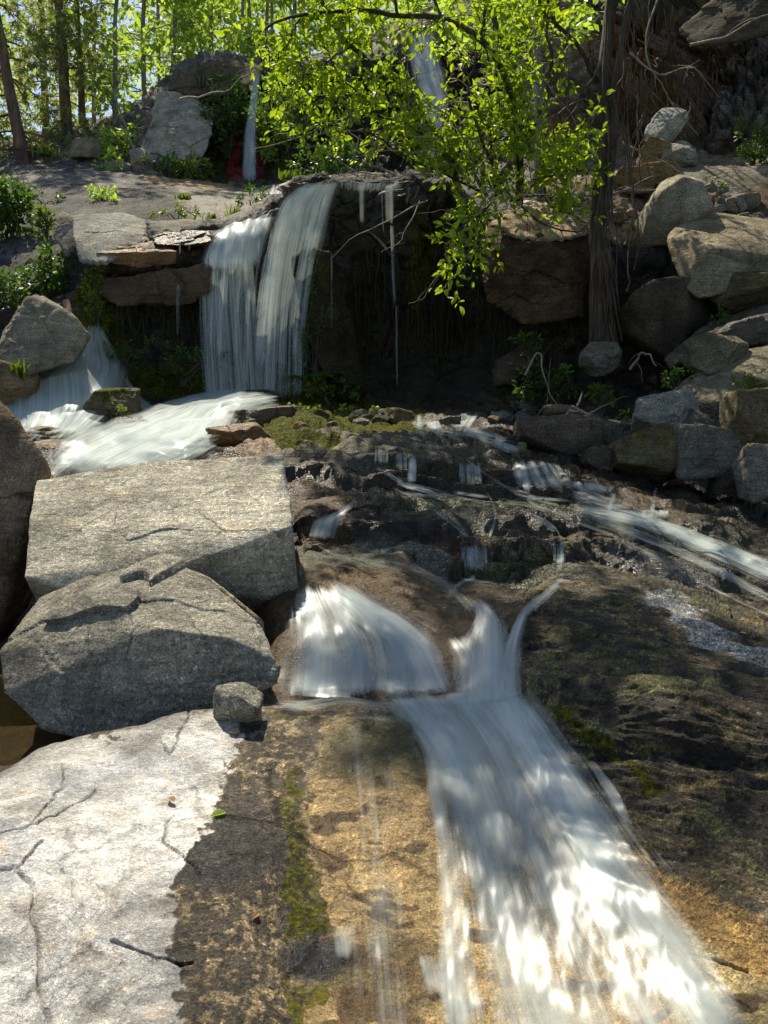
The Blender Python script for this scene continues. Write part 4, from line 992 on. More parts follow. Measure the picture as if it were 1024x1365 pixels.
for k_ in range(22):                                         # strands
    u0 = fr_.uniform(0.02, .98); sg = fr_.random() < .5
    x0 = 280 + 92 * u0 if sg else 366 + 84 * u0
    y0 = (312 - 22 * u0) if sg else np.interp(x0, [366, 400, 450], [282, 250, 244])
    xb = (270 + 86 * u0) if sg else (334 + 74 * u0)
    y1 = fr_.uniform(430, 550); ya = y0 + fr_.uniform(0, 90) * (fr_.random() < .6); w_ = fr_.uniform(5, 15)
    fx = lambda y: x0 + (xb - x0) * (1 - (1 - min(1, (y - y0) / (548 - y0))) ** 2.2)
    ys = np.linspace(ya, y1, 5)
    dd_ = np.interp(ys, [244, 280, 330, 420, 550], [13.2, 12.85, 12.6, 12.42, 12.25])
    water('strand', [(fx(y) - w_ * (.6 + .5 * (y - y0) / 300), y) for y in ys], [(fx(y) + w_ * (.6 + .5 * (y - y0) / 300), y) for y in ys], [.9, .85, .8, .75, .7], d=dd_, edge=.45, layers=1, wob=.05, endfade=(.12, .25), mat=M_FALL)
water('waterfall', [(440,244),(438,264)], [(545,247),(540,264)], [.6,.35], d=[13.3,13.1], edge=.1, layers=2, endfade=(.05,.6))
water('waterfall', [(350,250),(345,262)], [(400,244),(398,262)], [.5,.6], d=[14.2,13.6], edge=.2, layers=1)
def drip(px, py0, py1, d, w, dens=.7, dx=0):
    return water('trickle', [(px - w/2, py0), (px - w/2 + dx*.4, (py0+py1)/2), (px - w*.4 + dx, py1)], [(px + w/2, py0), (px + w*.5 + dx*.4, (py0+py1)/2), (px + w*.4 + dx, py1)], [dens, dens*.85, dens*.7], d=[d, d-.08, d-.1], edge=.45, layers=1, nu=6, endfade=(.04, .3), kind='structure')
for a in [(482,246,312,13.15,20,.9),(519,246,310,13.1,28,1.0),(508,250,330,13.1,8,.7,4),(522,300,430,12.95,12,.95,6),(528,405,540,12.95,9,.8,2),(497,420,530,13.1,6,.55),(462,430,520,13.1,6,.5,2),(442,334,470,12.6,6,.8),(441,470,524,12.6,4,.5),(545,250,282,13.2,16,.7,-6),
          (559,248,275,13.2,10,.65,-10),(470,420,480,13.2,4,.35),(492,400,470,13.3,4,.3),(511,470,530,13.2,4,.4),(240,308,350,12.6,7,.95),(253,309,345,12.6,6,.95),(238,378,470,12.6,20,.72,-2),
          (242,440,530,12.6,6,.55),(252,370,500,12.6,5,.6),(226,400,500,12.7,4,.5),(264,350,420,12.6,6,.6),(212,350,400,12.7,3,.4),(160,380,400,12.8,3,.4),(578,440,530,13.5,4,.30),(600,430,530,13.4,3,.25),
          (540,430,500,13.4,4,.28),(620,440,520,13.3,3,.22),(556,460,535,13.4,3,.28),(843,480,535,11.2,3,.35),(851,470,545,11.2,3,.35),(1000,415,450,10.3,8,.5),(1021,312,362,10.8,5,.5)]:
    drip(*a)
# small spill right of the two fall tops
water('waterfall', [(470,300),(500,330),(520,352)], [(486,296),(520,328),(530,350)], [.5,.55,.6], d=[13.0,12.95,12.9], edge=.4, layers=1)
# mist-white basin and left cascades
water('cascade', [(104,440),(84,470),(50,492),(-20,530),(-40,600)], [(140,440),(164,476),(186,510),(170,560),(120,600)], [.75,.85,.95,1.0,1.0], edge=.12, layers=3, wob=.05, lift=.05, mat=M_WATER, uvs=.8)
water('cascade', [(8,532),(4,560),(2,590)], [(122,505),(128,545),(110,590)], [1.0,1.0,.9], edge=.15, layers=2, wob=.04, lift=.10)
water('cascade', [(140,480),(160,510),(172,540),(190,565)], [(165,500),(182,520),(200,540),(240,555)], [.75,.8,.8,.7], edge=.25, layers=2, lift=.06)
water('cascade', [(330,526),(240,538),(150,566),(80,600),(30,645)], [(390,545),(330,566),(320,592),(280,622),(210,650)], [.9,1.0,1.0,1.0,1.0], edge=.14, layers=3, lift=.06, wob=.04, uvs=.9)
water('cascade', [(230,575),(200,600)], [(312,570),(300,606)], [.9,.9], edge=.2, layers=2, lift=.09)
water('cascade', [(40,792),(10,825),(-10,845)], [(55,800),(55,825),(30,850)], [.7,.75,.5], d=[6.0,5.9,5.8], edge=.3, layers=2)
# fall basin spray resting on the pool
water('cascade', [(275,530),(270,548)], [(350,520),(345,542)], [.7,.5], d=[12.3,12.0], edge=.3, layers=2)
# middle ledges
for L_, R_, dn in [
  ([(500,596),(498,625)], [(517,597),(518,628)], [.8,.6]), ([(524,598),(526,636)], [(541,600),(541,640)], [.8,.6]),
  ([(545,608),(540,650)], [(556,608),(556,648)], [.9,.85]), ([(532,640),(530,655)], [(560,650),(600,662)], [.8,.5]),
  ([(606,615),(604,655)], [(640,612),(645,662)], [.6,.5]),
  ([(470,668),(448,690),(418,700),(410,728)], [(486,666),(462,690),(452,705),(448,728)], [.75,.85,.9,.65]),
  ([(614,722),(612,772)], [(652,724),(656,776)], [.62,.55]), ([(735,712),(738,740),(738,776)], [(750,712),(754,740),(752,772)], [.35,.75,.75]),
  ([(688,690),(715,700),(735,715)], [(694,686),(728,697),(750,716)], [.4,.45,.45]),
  ([(750,770),(722,795),(700,815)], [(756,776),(732,803),(708,826)], [.5,.45,.6]),
  ([(548,545),(540,585)], [(575,545),(600,600)], [.5,.3]), ([(614,545),(606,562),(590,575)], [(640,548),(630,566),(620,580)], [.85,.8,.7]),
  ([(590,572),(640,592),(684,612)], [(606,566),(665,582),(708,606)], [.7,.7,.8]),
  ([(684,608),(676,632),(692,664)], [(730,612),(748,634),(764,664)], [.82,.72,.8]),
  ([(692,660),(760,690),(860,712),(940,745),(1060,800)], [(764,655),(820,680),(900,700),(980,730),(1060,770)], [.75,.62,.60,.72,.82]),
  ([(700,672),(790,700),(900,745),(1040,815)], [(712,668),(800,694),(915,736),(1050,806)], [.45,.4,.4,.4]),
  ([(756,640),(758,660)], [(830,652),(828,664)], [.62,.5]), 
  ([(850,680),(848,694)], [(888,680),(890,696)], [.9,.8]), ([(812,660),(806,684)], [(824,658),(816,686)], [.6,.5]),
]:
    La, Ra = np.array(L_, float), np.array(R_, float); kx = .35 * (Ra - La); kx[:, 1] *= .3
    rs_ = np.random.default_rng(int(La[0, 0] + La[0, 1])); wpx = np.hypot(*(Ra[0] - La[0])); tall = np.hypot(*(La[-1] - La[0])) < 70 and wpx > 13
    water('cascade', La - kx, Ra + kx, [min(1, v * 1.0 + (.0 if tall else .2)) for v in dn], edge=.28, layers=1 if tall else 2, lift=.025, wob=.012, smooth=3, endfade=(.30, .35 if tall else .15))
    if tall:                                              # separate strands of uneven length within the little fall
        for j in range(int(3 + wpx / 9)):
            c_ = rs_.uniform(.0, 1); h_ = rs_.uniform(.10, .26); e_ = rs_.uniform(-.06, .06)
            top_, bot_ = rs_.uniform(0, .15), rs_.uniform(.75, 1.12)
            A_ = La[0] * (1 - top_) + La[-1] * top_; A2 = Ra[0] * (1 - top_) + Ra[-1] * top_; B_ = La[0] * (1 - bot_) + La[-1] * bot_; B2 = Ra[0] * (1 - bot_) + Ra[-1] * bot_
            f_ = lambda u, v, t: u * (1 - t) + v * t
            water('cascade', [f_(A_, A2, c_ - h_), f_(B_, B2, c_ - h_ + e_)], [f_(A_, A2, c_ + h_), f_(B_, B2, c_ + h_ + e_)], [.8, .8, .75], edge=.42, layers=1, lift=.04, wob=.01, smooth=3, endfade=(.25, .35))
        xl, yb, xr = La[-1, 0], (La[-1, 1] + Ra[-1, 1]) / 2, Ra[-1, 0]
        water('stream', [(xl - 6, yb - 7), (xr + 26, yb + 3)], [(xl - 4, yb + 6), (xr + 34, yb + 14)], [.75, .6, .45], edge=.4, layers=1, lift=.02, wob=.01, endfade=(.2, .5))
def rivulet(pts, w, dens, mat=None):
    pts = list(pts)
    if pts[-1][0] >= 1040: pts.append((1290, pts[-1][1] + 95)); w = list(w) + [w[-1]]; dens = list(dens) + [dens[-1]]
    p = np.array(pts, float); t = np.gradient(p, axis=0); t /= np.linalg.norm(t, axis=1, keepdims=True) + 1e-9
    nrm = np.stack([-t[:, 1], t[:, 0]], -1) * np.array(w, float).reshape(-1, 1) * .8
    water('rivulet', p + nrm, p - nrm, dens, edge=.3, layers=1, lift=.02, wob=.012, smooth=4, mat=mat)
for pts, w, dn in [
  ([(505,626),(548,652),(596,662),(650,674),(692,692)], [8,9,8,6,6], [.75,.7,.55,.5,.5]),
  ([(640,664),(700,674),(780,702),(880,748),(960,792),(1060,838)], [7,9,9,10,10,9], [.5,.55,.5,.5,.55,.5]),
  ([(616,612),(660,642),(700,664),(752,676)], [5,6,7,8], [.5,.5,.55,.5]),
  ([(560,668),(596,696),(626,722)], [6,6,8], [.45,.5,.6]),
  ([(634,770),(618,778),(602,788)], [10,8,10], [.6,.6,.6]),
  ([(416,726),(450,742),(520,752),(592,778)], [7,6,6,8], [.6,.4,.4,.5]),
  ([(748,650),(830,684),(920,722),(1070,786)], [26,26,28,34], [.80,.74,.76,.85]),
  ([(760,676),(840,712),(930,752),(1060,812)], [7,7,8,9], [.5,.5,.55,.55]),
  ([(880,700),(960,735),(1070,778)], [16,22,30], [.75,.85,.9]),
  ([(690,640),(700,665),(760,690),(860,722),(1000,790),(1070,820)], [8,9,9,9,10,10], [.5,.5,.45,.5,.5,.5]),
  ([(560,655),(620,690),(690,712),(740,735)], [10,10,9,8], [.42,.4,.42,.45]),
  ([(648,655),(660,690),(650,722)], [8,8,9], [.5,.45,.55]),
  ([(520,652),(560,668),(600,690),(630,722)], [7,8,8,9], [.5,.45,.5,.6]),
  ([(480,752),(540,762),(600,786)], [9,8,10], [.45,.45,.5]),
  ([(400,736),(405,752),(400,772)], [10,12,14], [.5,.5,.6]),
  ([(700,690),(740,706),(752,730)], [4,5,5], [.5,.55,.6]),
  ([(560,575),(590,580),(620,590)], [8,8,8], [.55,.5,.55]),
  ([(640,640),(690,655),(720,668)], [5,6,6], [.5,.5,.5]),
  ([(880,640),(872,660),(868,690)], [6,6,9], [.5,.6,.8]), ([(826,640),(818,662),(812,690)], [4,5,6], [.45,.6,.6]),
  ([(440,742),(520,752),(580,772),(612,800),(640,826)], [10,14,18,22,20], [.35,.4,.5,.6,.6]), ([(752,772),(735,786),(716,802),(700,826)], [9,10,11,12], [.6,.6,.6,.7]), ([(470,790),(530,815),(590,850)], [5,6,7], [.4,.4,.5])]:
    rivulet(pts, w, dn)
# near step: the fan under the slab boulder and the chute beside it
WN = dict(mat=M_WATERN, wob=.012)
water('cascade', [(384,768),(372,800),(360,850),(338,935)], [(462,776),(548,815),(610,860),(632,940)], [.45,.72,.70,.86], edge=.16, layers=3, lift=.018, nu=90, nv=80, endfade=(.18,.09), **WN)
water('cascade', [(400,782),(440,828),(500,880),(540,940)], [(460,784),(540,815),(600,860),(628,930)], [.8,.95,.9,.85], edge=.35, layers=2, lift=.04, endfade=(.2,.05), **WN)
water('cascade', [(372,840),(360,880),(345,935)], [(470,860),(500,890),(520,940)], [.3,.8,.9], edge=.3, layers=1, lift=.05, endfade=(.3,.02), **WN)
water('cascade', [(384,790),(384,815),(378,838)], [(430,800),(432,820),(430,842)], [.85,.85,.3], edge=.3, layers=1, lift=.05, endfade=(.1,.4), **WN)
water('cascade', [(578,780),(622,826),(598,865),(590,945)], [(616,786),(676,822),(700,860),(706,945)], [.4,.72,.9,1.0], edge=.28, layers=3, lift=.02, endfade=(.25,.02), **WN)
water('cascade', [(714,794),(684,822),(658,870),(640,945)], [(732,800),(708,828),(704,872),(714,945)], [.6,.8,.9,.95], edge=.32, layers=2, lift=.03, **WN)
water('cascade', [(336,920),(400,928),(450,922),(510,930),(570,924)], [(345,950),(400,960),(460,950),(520,962),(580,958)], [.45,.62,.5,.6,.6], edge=.35, layers=2, lift=.02, endfade=(.2,.3), **WN)
water('cascade', [(380,945),(470,946),(560,950)], [(380,962),(470,966),(560,975)], [.3,.4,.7], edge=.4, layers=1, lift=.02, endfade=(.3,.3), **WN)
water('cascade', [(545,830),(585,880),(590,950)], [(645,850),(662,900),(660,955)], [.5,.72,.9], edge=.4, layers=1, lift=.035, endfade=(.25,.1), **WN)
water('cascade', [(430,900),(470,935),(520,985)], [(600,900),(625,945),(640,1000)], [.5,.75,.8], edge=.4, layers=1, lift=.05, endfade=(.25,.3), **WN)
# the big foreground run: soft bundles of strands over the gold rock
water('rapids', [(470,934),(525,985),(548,1080),(556,1200),(548,1420)], [(720,905),(796,1010),(896,1140),(1014,1280),(1120,1420)], [1.0,.90,.66,.56,.54], edge=.16, layers=2, lift=.018, nu=120, nv=130, endfade=(.04,.0), uvs=.75, **WN)
for L_, R_, dn in [
  ([(488,940),(540,985),(575,1060),(610,1180),(640,1300)], [(600,940),(640,1000),(672,1090),(700,1200),(730,1300)], [1.0,1.0,.75,.55,.3]),
  ([(500,950),(545,1000),(560,1100),(566,1250),(570,1420)], [(560,950),(600,1010),(620,1100),(640,1250),(660,1420)], [.9,.8,.6,.62,.55]),
  ([(606,890),(634,980),(700,1090),(790,1230),(880,1420)], [(706,890),(752,1000),(830,1110),(950,1240),(1080,1420)], [1.0,1.0,.9,.78,.66]),
  ([(620,890),(640,950),(668,1010)], [(690,890),(712,960),(742,1020)], [1.0,1.0,.8]),
  ([(590,1130),(600,1240),(640,1420)], [(700,1130),(760,1260),(830,1420)], [.5,.7,.6]),
  ([(700,1060),(760,1180),(830,1300),(900,1420)], [(790,1060),(860,1180),(980,1300),(1070,1420)], [.7,.82,.7,.6]),
  ([(556,1200),(556,1300),(556,1420)], [(640,1200),(660,1300),(690,1420)], [.5,.7,.6])]:
    water('rapids', L_, R_, dn, edge=.45, layers=1, lift=.045, uvs=.75, endfade=(.12,.22 if R_[-1][1] < 1400 else 0), **WN)
water('rapids', [(405,945),(408,1080),(424,1250),(436,1420)], [(560,960),(575,1080),(590,1250),(600,1420)], [.36,.42,.46,.42], edge=.3, layers=1, lift=.012, uvs=.8, **WN)
water('rapids', [(760,1000),(790,1055),(826,1120)], [(786,1000),(828,1052),(862,1120)], [.6,.85,.6], edge=.45, layers=1, lift=.02, endfade=(.2,.35), **WN)
water('rapids', [(424,1225),(430,1295)], [(482,1220),(494,1290)], [.85,.7], edge=.45, layers=1, lift=.02, endfade=(.3,.4), **WN)
water('rapids', [(535,1262),(552,1340)], [(590,1258),(612,1345)], [.85,.7], edge=.45, layers=1, lift=.03, endfade=(.3,.4), **WN)
flush_water()
# still pools
def pool(name, poly, d_level, lift=0.0):
    pts = [P(*p) for p in poly]; z = float(np.mean([p[2] for p in pts])) + lift
    bm = bmesh.new(); vs = [bm.verts.new((p[0], p[1], z)) for p in pts]; bm.faces.new(vs)
    me = bpy.data.meshes.new(name); bm.to_mesh(me); bm.free(); me.materials.append(M_POOL)
    o = bpy.data.objects.new(name, me); COL.objects.link(o); return tag(o, kind='structure')
pool('pool', [(-200,985,3.9),(80,965,4.0),(330,950,3.9),(340,900,4.6),(0,900,5.0),(-300,900,5.0)], 0)
# ------------------------------------------------------------------ plants
def curve(pts, n):
    pts = np.array(pts, float)
    t = np.concatenate([[0], np.cumsum(np.linalg.norm(np.diff(pts, axis=0), axis=1))]); t /= t[-1]
    return pchip(t, pts.T, np.linspace(0, 1, n)).T
def wiggle(pts, amp, seed, f=1.5):
    n = len(pts); q = np.stack([np.linspace(0, f * 3, n), np.full(n, seed * 1.37), np.zeros(n)], -1)
    off = np.stack([perlin(q, 1), perlin(q + 9, 2), perlin(q + 19, 3)], -1)
    return pts + off * amp * np.linspace(0, 1, n)[:, None] ** .6

def twig_path(start, dirv, length, n=7, droop=.25, wob=.25):
    d = np.array(dirv, float); d /= np.linalg.norm(d); p = np.array(start, float); out = [p]
    for i in range(n - 1):
        d = d + rng.normal(size=3) * wob * .5 + np.array([0, 0, -droop * .25]); d /= np.linalg.norm(d)
        p = p + d * length / (n - 1); out.append(p)
    return np.array(out)

def leaf_spray(g, path, n, L, spread, fancy=False, up=.5, droop=.3):
    """leaves along a twig"""
    t = rng.random(n) ** .8; i = t * (len(path) - 1); i0 = np.minimum(i.astype(int), len(path) - 2); fr = (i - i0)[:, None]
    c = path[i0] * (1 - fr) + path[i0 + 1] * fr
    ax = path[i0 + 1] - path[i0]; ax /= np.linalg.norm(ax, axis=1, keepdims=True) + 1e-9
    rnd = unit(n)
    D = ax * .5 + rnd * .8 + np.array([0, 0, -droop])
    N = np.array([0, 0, up]) + unit(n) * .75
    c = c + rnd * spread * rng.random((n, 1))
    l = L * rng.uniform(.4, 1.4, n)
    g.leaves(c, D, N, l, l * rng.uniform(.5, .68, n), fancy)

def leafy_tree(name, base, height, cr, z0, n, L, label, cat='tree', group=None, lean=(0, 0), seed=0, bark=M_GBARK, leaf=M_BIRCH, tr=.10, nl=16, fancy=False, clump=.5):
    global rng
    keep = rng; rng = np.random.default_rng(1000 + seed)
    base = np.array(base, float)
    root = empty(name, base); tag(root, label, cat, group)
    g = Geo(); lf = Geo()
    top = np.array([lean[0], lean[1], height])
    tp = wiggle(curve([(0, 0, -.6), top * .3 + rng.normal(size=3) * .1, top * .65 + rng.normal(size=3) * .15, top], 22), .25, seed)
    g.tube(tp, tr * np.linspace(1.15, .12, 22), 8)
    twigs = []
    for k in range(nl):
        f = rng.uniform(z0 / height, .97); p = tp[int(f * 21)]
        a = rng.uniform(0, 6.283); rel = (f - z0 / height) / (1 - z0 / height)
        ln = cr * (1.0 - .55 * rel) * rng.uniform(.7, 1.15)
        d = np.array([math.cos(a), math.sin(a), rng.uniform(.1, .8)])
        path = twig_path(p, d, ln, 8, .35, .22); g.tube(path, tr * .32 * (1 - .5 * rel) * np.linspace(1, .15, 8), 5)
        twigs.append(path)
        for j in range(5):
            q = path[rng.integers(2, 8)]; d2 = np.array([math.cos(a + rng.normal() * 1.0), math.sin(a + rng.normal() * 1.0), rng.uniform(-.3, .6)])
            p2 = twig_path(q, d2, ln * rng.uniform(.3, .6), 6, .5, .3); g.tube(p2, tr * .10 * np.linspace(1, .2, 6), 3); twigs.append(p2)
    per = max(1, n // len(twigs))
    for pth in twigs:
        leaf_spray(lf, pth, int(per * rng.uniform(.5, 1.5)), L, clump, fancy)
    g.build('trunk', bark, root); lf.build('crown', leaf, root, smooth=False)
    rng = keep
    return root

def pine_tree(base, height, z0, label, seed, tr=.16, n=7000, cr=2.2, lean=(0, 0), group=None):
    global rng
    keep = rng; rng = np.random.default_rng(2000 + seed)
    root = empty('pine_tree', base); tag(root, label, 'tree', group)
    g = Geo(); lf = Geo()
    tp = wiggle(curve([(0, 0, -.6), (lean[0] * .4, lean[1] * .4, height * .4), (lean[0], lean[1], height)], 20), .12, seed)
    g.tube(tp, tr * np.linspace(1.2, .15, 20), 10)
    nb = 46; 
    for k in range(nb):
        f = rng.uniform(z0 / height, .98); p = tp[min(19, int(f * 19))]; a = rng.uniform(0, 6.283)
        ln = cr * (1.05 - .75 * f) * rng.uniform(.7, 1.25)
        path = twig_path(p, (math.cos(a), math.sin(a), .12), ln, 9, .55, .15); g.tube(path, tr * .2 * np.linspace(1, .2, 9), 5)
        m = int(n / nb / 22)
        for c in range(m):
            t = rng.uniform(.25, 1); q = path[int(t * 8)] + rng.normal(size=3) * .30 * np.array([1, 1, .8])
            kk = 22; D = unit(kk) + (path[-1] - path[0]) / ln * .7 + np.array([0, 0, -.25])
            l = rng.uniform(.16, .30, kk); lf.leaves(np.repeat(q[None], kk, 0), D, unit(kk), l, .036)
    g.build('trunk', M_PBARK, root); lf.build('crown', M_PINE, root, smooth=False)
    rng = keep
    return root

def gp(px, py, dz=0.0):
    return on_ground(px, py, dz)

# --- trees behind the cliff, upper left
pine_tree(P(36, 222, 27.5), 9.5, .7, 'pine with a bare leaning reddish trunk nearest the left edge', 1, .17, 14000, 2.6, lean=(-1.6, 0))
pine_tree(P(91, 186, 29.5), 10, .8, 'pine with a straight brown trunk standing right of the leaning pine', 2, .17, 12000, 2.2, lean=(-.4, 0))
pine_tree(P(112, 182, 31), 9, .5, 'thin dark pine just behind the straight brown pine', 3, .11, 7000, 1.7, lean=(-.2, 0))
pine_tree(P(-40, 215, 32), 9.5, .6, 'bushy pine partly cut off by the left edge', 4, .16, 9000, 2.6)
pine_tree(P(62, 190, 42), 12, .8, 'distant pine showing between the two front pines', 5, .16, 9000, 2.6)
BT = [(155,190,29.5,11,2.4,.4,5200,'slim yellow green tree right of the pines leaning over the pale outcrop',(.3,0)),
      (190,165,31,12,2.4,.4,5200,'leafy tree behind the left shoulder of the pale outcrop',(.2,0)),
      (232,120,32,10,2.3,.3,4600,'yellow green tree rising behind the tip of the pale outcrop',(.2,0)),
      (285,84,33,9,2.3,.3,4200,'small bright tree on the cap rock above the far upper fall',(0,0)),
      (335,84,34,10,2.4,.4,4400,'thin stemmed tree right behind the lip of the far upper fall',(-.2,0)),
      (392,92,31,9,2.3,.2,4200,'grey green tree with a crooked stem right of the far upper fall',(.4,0)),
      (455,90,32,9,2.4,.2,4200,'leafy tree between the far upper fall and the broad back fall',(-.3,0)),
      (640,38,35,9,2.6,.2,4600,'leafy tree standing above the broad back fall behind the shrub',(.2,0)),
      (215,150,38,13,3.0,.4,4600,'tall pale green tree farther back behind the pale outcrop',(0,0)),
      (125,182,36,12,2.6,.5,4400,'green tree in the gap behind the thin dark pine',(0,0))]
for i, (px, py, d, h, cr, z0, n, lab, ln) in enumerate(BT):
    leafy_tree('broadleaf_tree', P(px, py, d) - np.array([0, 0, .2]), h, cr, z0, int(n * (.24 if px < 200 else .36)), .27, lab, lean=ln, seed=i, tr=.085, nl=15, clump=.45)
for i, (px, py, d, h) in enumerate([(322,84,31.5,10), (352,92,31,10), (362,90,33,10)]):
    leafy_tree('birch_tree', P(px, py, d), h, 1.0, 3.5, 500, .15, ['pale straight birch stem left of the far fall lip', 'pale birch stem right above the far fall lip', 'second pale birch stem right of the far fall lip, farther back', 'thin pale birch stem on the skyline over the cap rock', 'pale birch stem behind the outcrop tip'][i], seed=60 + i, tr=.06, nl=6)
# far wood behind everything
def far_wood():
    g = Geo(); r = np.random.default_rng(77)
    for k in range(95):
        px = r.uniform(-250, 760); d = r.uniform(46, 80)
        b = np.interp(px, [-250, 100, 280, 570, 760], [200, 185, 90, 20, -60])
        if 40 < px < 190 and r.random() < .72: continue
        c = P(px, b, d); hgt = r.uniform(5, 13)
        n = 210; q = r.normal(size=(n, 3)) * np.array([1.5, 1.5, hgt * .33]) + c + np.array([0, 0, hgt * .45])
        l = r.uniform(.3, .6, n); D = r.normal(size=(n, 3)); 
        g.leaves(q, D, r.normal(size=(n, 3)), l, l * .6)
    o = g.build('far_wood', M_FAR, smooth=False); tag(o, 'distant wood of mixed green trees on the hill behind the falls', 'wood', kind='stuff')
far_wood()

def bush(px, py, d, rx, ry, n, L, label, leaf=M_BUSH, cat='bush', group=None, seed=0, name='bush', fancy=False, dep=None, stems=9):
    """leafy shrub: ellipsoid of clumps centred at a photo point"""
    global rng
    keep = rng; rng = np.random.default_rng(3000 + seed)
    c = P(px, py, d); a = rx * mpp(d); b = ry * mpp(d); dp = dep or (a * .7)
    base = c - np.array([0, 0, b * .95])
    root = empty(name, base); tag(root, label, cat, group)
    g = Geo(); lf = Geo()
    nc = max(8, n // 28)
    for k in range(nc):
        v = unit(1)[0] * rng.random() ** .4; q = np.array([v[0] * a, v[1] * dp, v[2] * b]) + (c - base)
        D = q / (np.linalg.norm(q) + 1e-6)
        pth = twig_path(q - D * .2 * b, D + np.array([0, 0, .1]), .38 * b, 5, .5, .3)
        if k % 2 == 0: g.tube(pth, .003 * (d / 10), 3)
        leaf_spray(lf, pth, n // nc, L, L * 1.2, fancy, .7, .2)
    for k in range(stems):
        v = unit(1)[0]; q = np.array([v[0] * a * .7, v[1] * dp * .7, abs(v[2]) * b * .9 + b * .6])
        g.tube(curve([(rng.normal() * .1 * a, rng.normal() * .1 * dp, -.1), q * np.array([.5, .5, .6]), q], 8), np.linspace(.012, .004, 8) * (d / 12), 4)
    g.build('stem', M_BARK, root); lf.build('foliage', leaf, root, smooth=False)
    rng = keep
    return root
bush(80, 372, 13.9, 56, 36, 2300, .085, 'large bright green bush beside the left end of the waterfall wall', seed=1)
bush(12, 282, 16.5, 36, 40, 1800, .10, 'dark green bush at the left edge beside the upper slab', seed=2)
bush(62, 296, 16, 14, 16, 350, .09, 'small yellow green sprig right of the dark green bush', leaf=M_GRASS, seed=3)
bush(8, 395, 13.2, 28, 30, 700, .08, 'low leafy bush at the left edge below the large bright bush', seed=4)
bush(128, 390, 12.9, 16, 50, 700, .05, 'trailing yellow green creeper hanging down the left end of the wall', leaf=M_GRASS, seed=5, name='creeper', cat='creeper', dep=.15)
bush(165, 205, 26.5, 34, 42, 1500, .15, 'leafy sapling in front of the sunny bank left of the outcrop', leaf=M_BIRCH, seed=6)
bush(225, 222, 24.6, 34, 15, 700, .12, 'low green bush at the foot of the pale outcrop', seed=7)
bush(258, 228, 24.4, 24, 14, 500, .12, 'low grassy bush left of the far upper fall', leaf=M_GRASS, seed=8)
bush(150, 230, 24.8, 16, 26, 350, .12, 'thin green shrub growing before the grey boulder under the outcrop', leaf=M_BIRCH, seed=9)
bush(140, 262, 19, 26, 12, 300, .08, 'sparse weeds growing on the middle of the upper slab', leaf=M_BIRCH, seed=10, cat='weeds', name='weed')
bush(302, 150, 25.8, 30, 50, 1600, .13, 'dark ivy like growth hanging left of the far upper fall', leaf=M_FERN, seed=11, dep=.5)
bush(380, 160, 25.5, 40, 60, 2600, .13, 'bright bush hanging over the dark bank right of the far upper fall', leaf=M_BIRCH, seed=12, dep=.8)
bush(440, 210, 22, 50, 30, 900, .11, 'dark leafy growth in shade behind the top of the main fall', leaf=M_FERN, seed=13)
bush(930, 245, 13.9, 44, 14, 350, .04, 'mossy creeper on the low block at the cliff foot', leaf=M_FERN, seed=14, dep=.15, cat='creeper', name='creeper')
bush(1005, 185, 15, 24, 34, 500, .07, 'green creeper on the right cliff at the frame edge', leaf=M_BUSH, seed=15, dep=.2, cat='creeper', name='creeper')
bush(735, 505, 11.4, 44, 38, 420, .075, 'shaded green weeds growing under the earth ledge', leaf=M_BUSH, seed=16, cat='weeds', name='weed', fancy=True)
bush(706, 460, 11.6, 20, 16, 110, .075, 'small leafy sprig on a bent stem above the shaded weeds', leaf=M_BUSH, seed=17, cat='sprig', name='sprig', fancy=True)
bush(800, 525, 11, 26, 14, 140, .07, 'yellowish low weeds at the foot of the leaning tree', leaf=M_GRASS, seed=18, cat='weeds', name='weed', fancy=True)
bush(420, 440, 12.5, 24, 60, 260, .055, 'small ferny creeper down the mossy rock pillar', leaf=M_FERN, seed=19, dep=.12, cat='creeper', name='creeper', fancy=True)
bush(160, 470, 12.5, 40, 40, 500, .05, 'dark ferny creeper low on the left part of the wall', leaf=M_FERN, seed=20, dep=.15, cat='creeper', name='creeper')
bush(245, 480, 12.55, 60, 26, 520, .05, 'low ferny growth behind the thin trickles', leaf=M_FERN, seed=21, dep=.2, cat='creeper', name='creeper')

bush(960, 425, 10.7, 30, 10, 120, .05, 'little green plants growing under the long dark slab', leaf=M_FERN, seed=30, dep=.15, cat='weeds', name='weed', fancy=True, stems=3)
bush(1000, 505, 9.25, 26, 16, 260, .035, 'bright moss cushion on the front of the sloping boulder', leaf=M_GRASS, seed=31, dep=.10, cat='moss', name='moss_cushion', stems=2)
bush(838, 560, 9.8, 20, 12, 120, .05, 'small green plants beside the light grey boulder', leaf=M_FERN, seed=32, dep=.12, cat='weeds', name='weed', fancy=True, stems=3)
bush(905, 505, 9.9, 22, 12, 140, .045, 'ferny weeds above the sloping mossy boulder', leaf=M_FERN, seed=33, dep=.12, cat='weeds', name='weed', fancy=True, stems=3)
bush(150, 545, 10.75, 16, 8, 160, .035, 'yellow moss tuft on the rock splitting the left cascade', leaf=M_GRASS, seed=34, dep=.12, cat='moss', name='moss_cushion', stems=2)
bush(480, 548, 11.3, 36, 7, 260, .035, 'sunlit moss cushion on the shelf below the pillar', leaf=M_GRASS, seed=35, dep=.2, cat='moss', name='moss_cushion', stems=2)
bush(405, 545, 11.1, 34, 6, 220, .035, 'sunlit moss cushion at the foot of the main fall', leaf=M_GRASS, seed=36, dep=.2, cat='moss', name='moss_cushion', stems=2)
bush(235,280,15.0,30,7,240,.06,'low green plants along the shelf behind the orange ledge',leaf=M_GRASS,seed=40,dep=.3,cat='weeds',name='weed',stems=2)
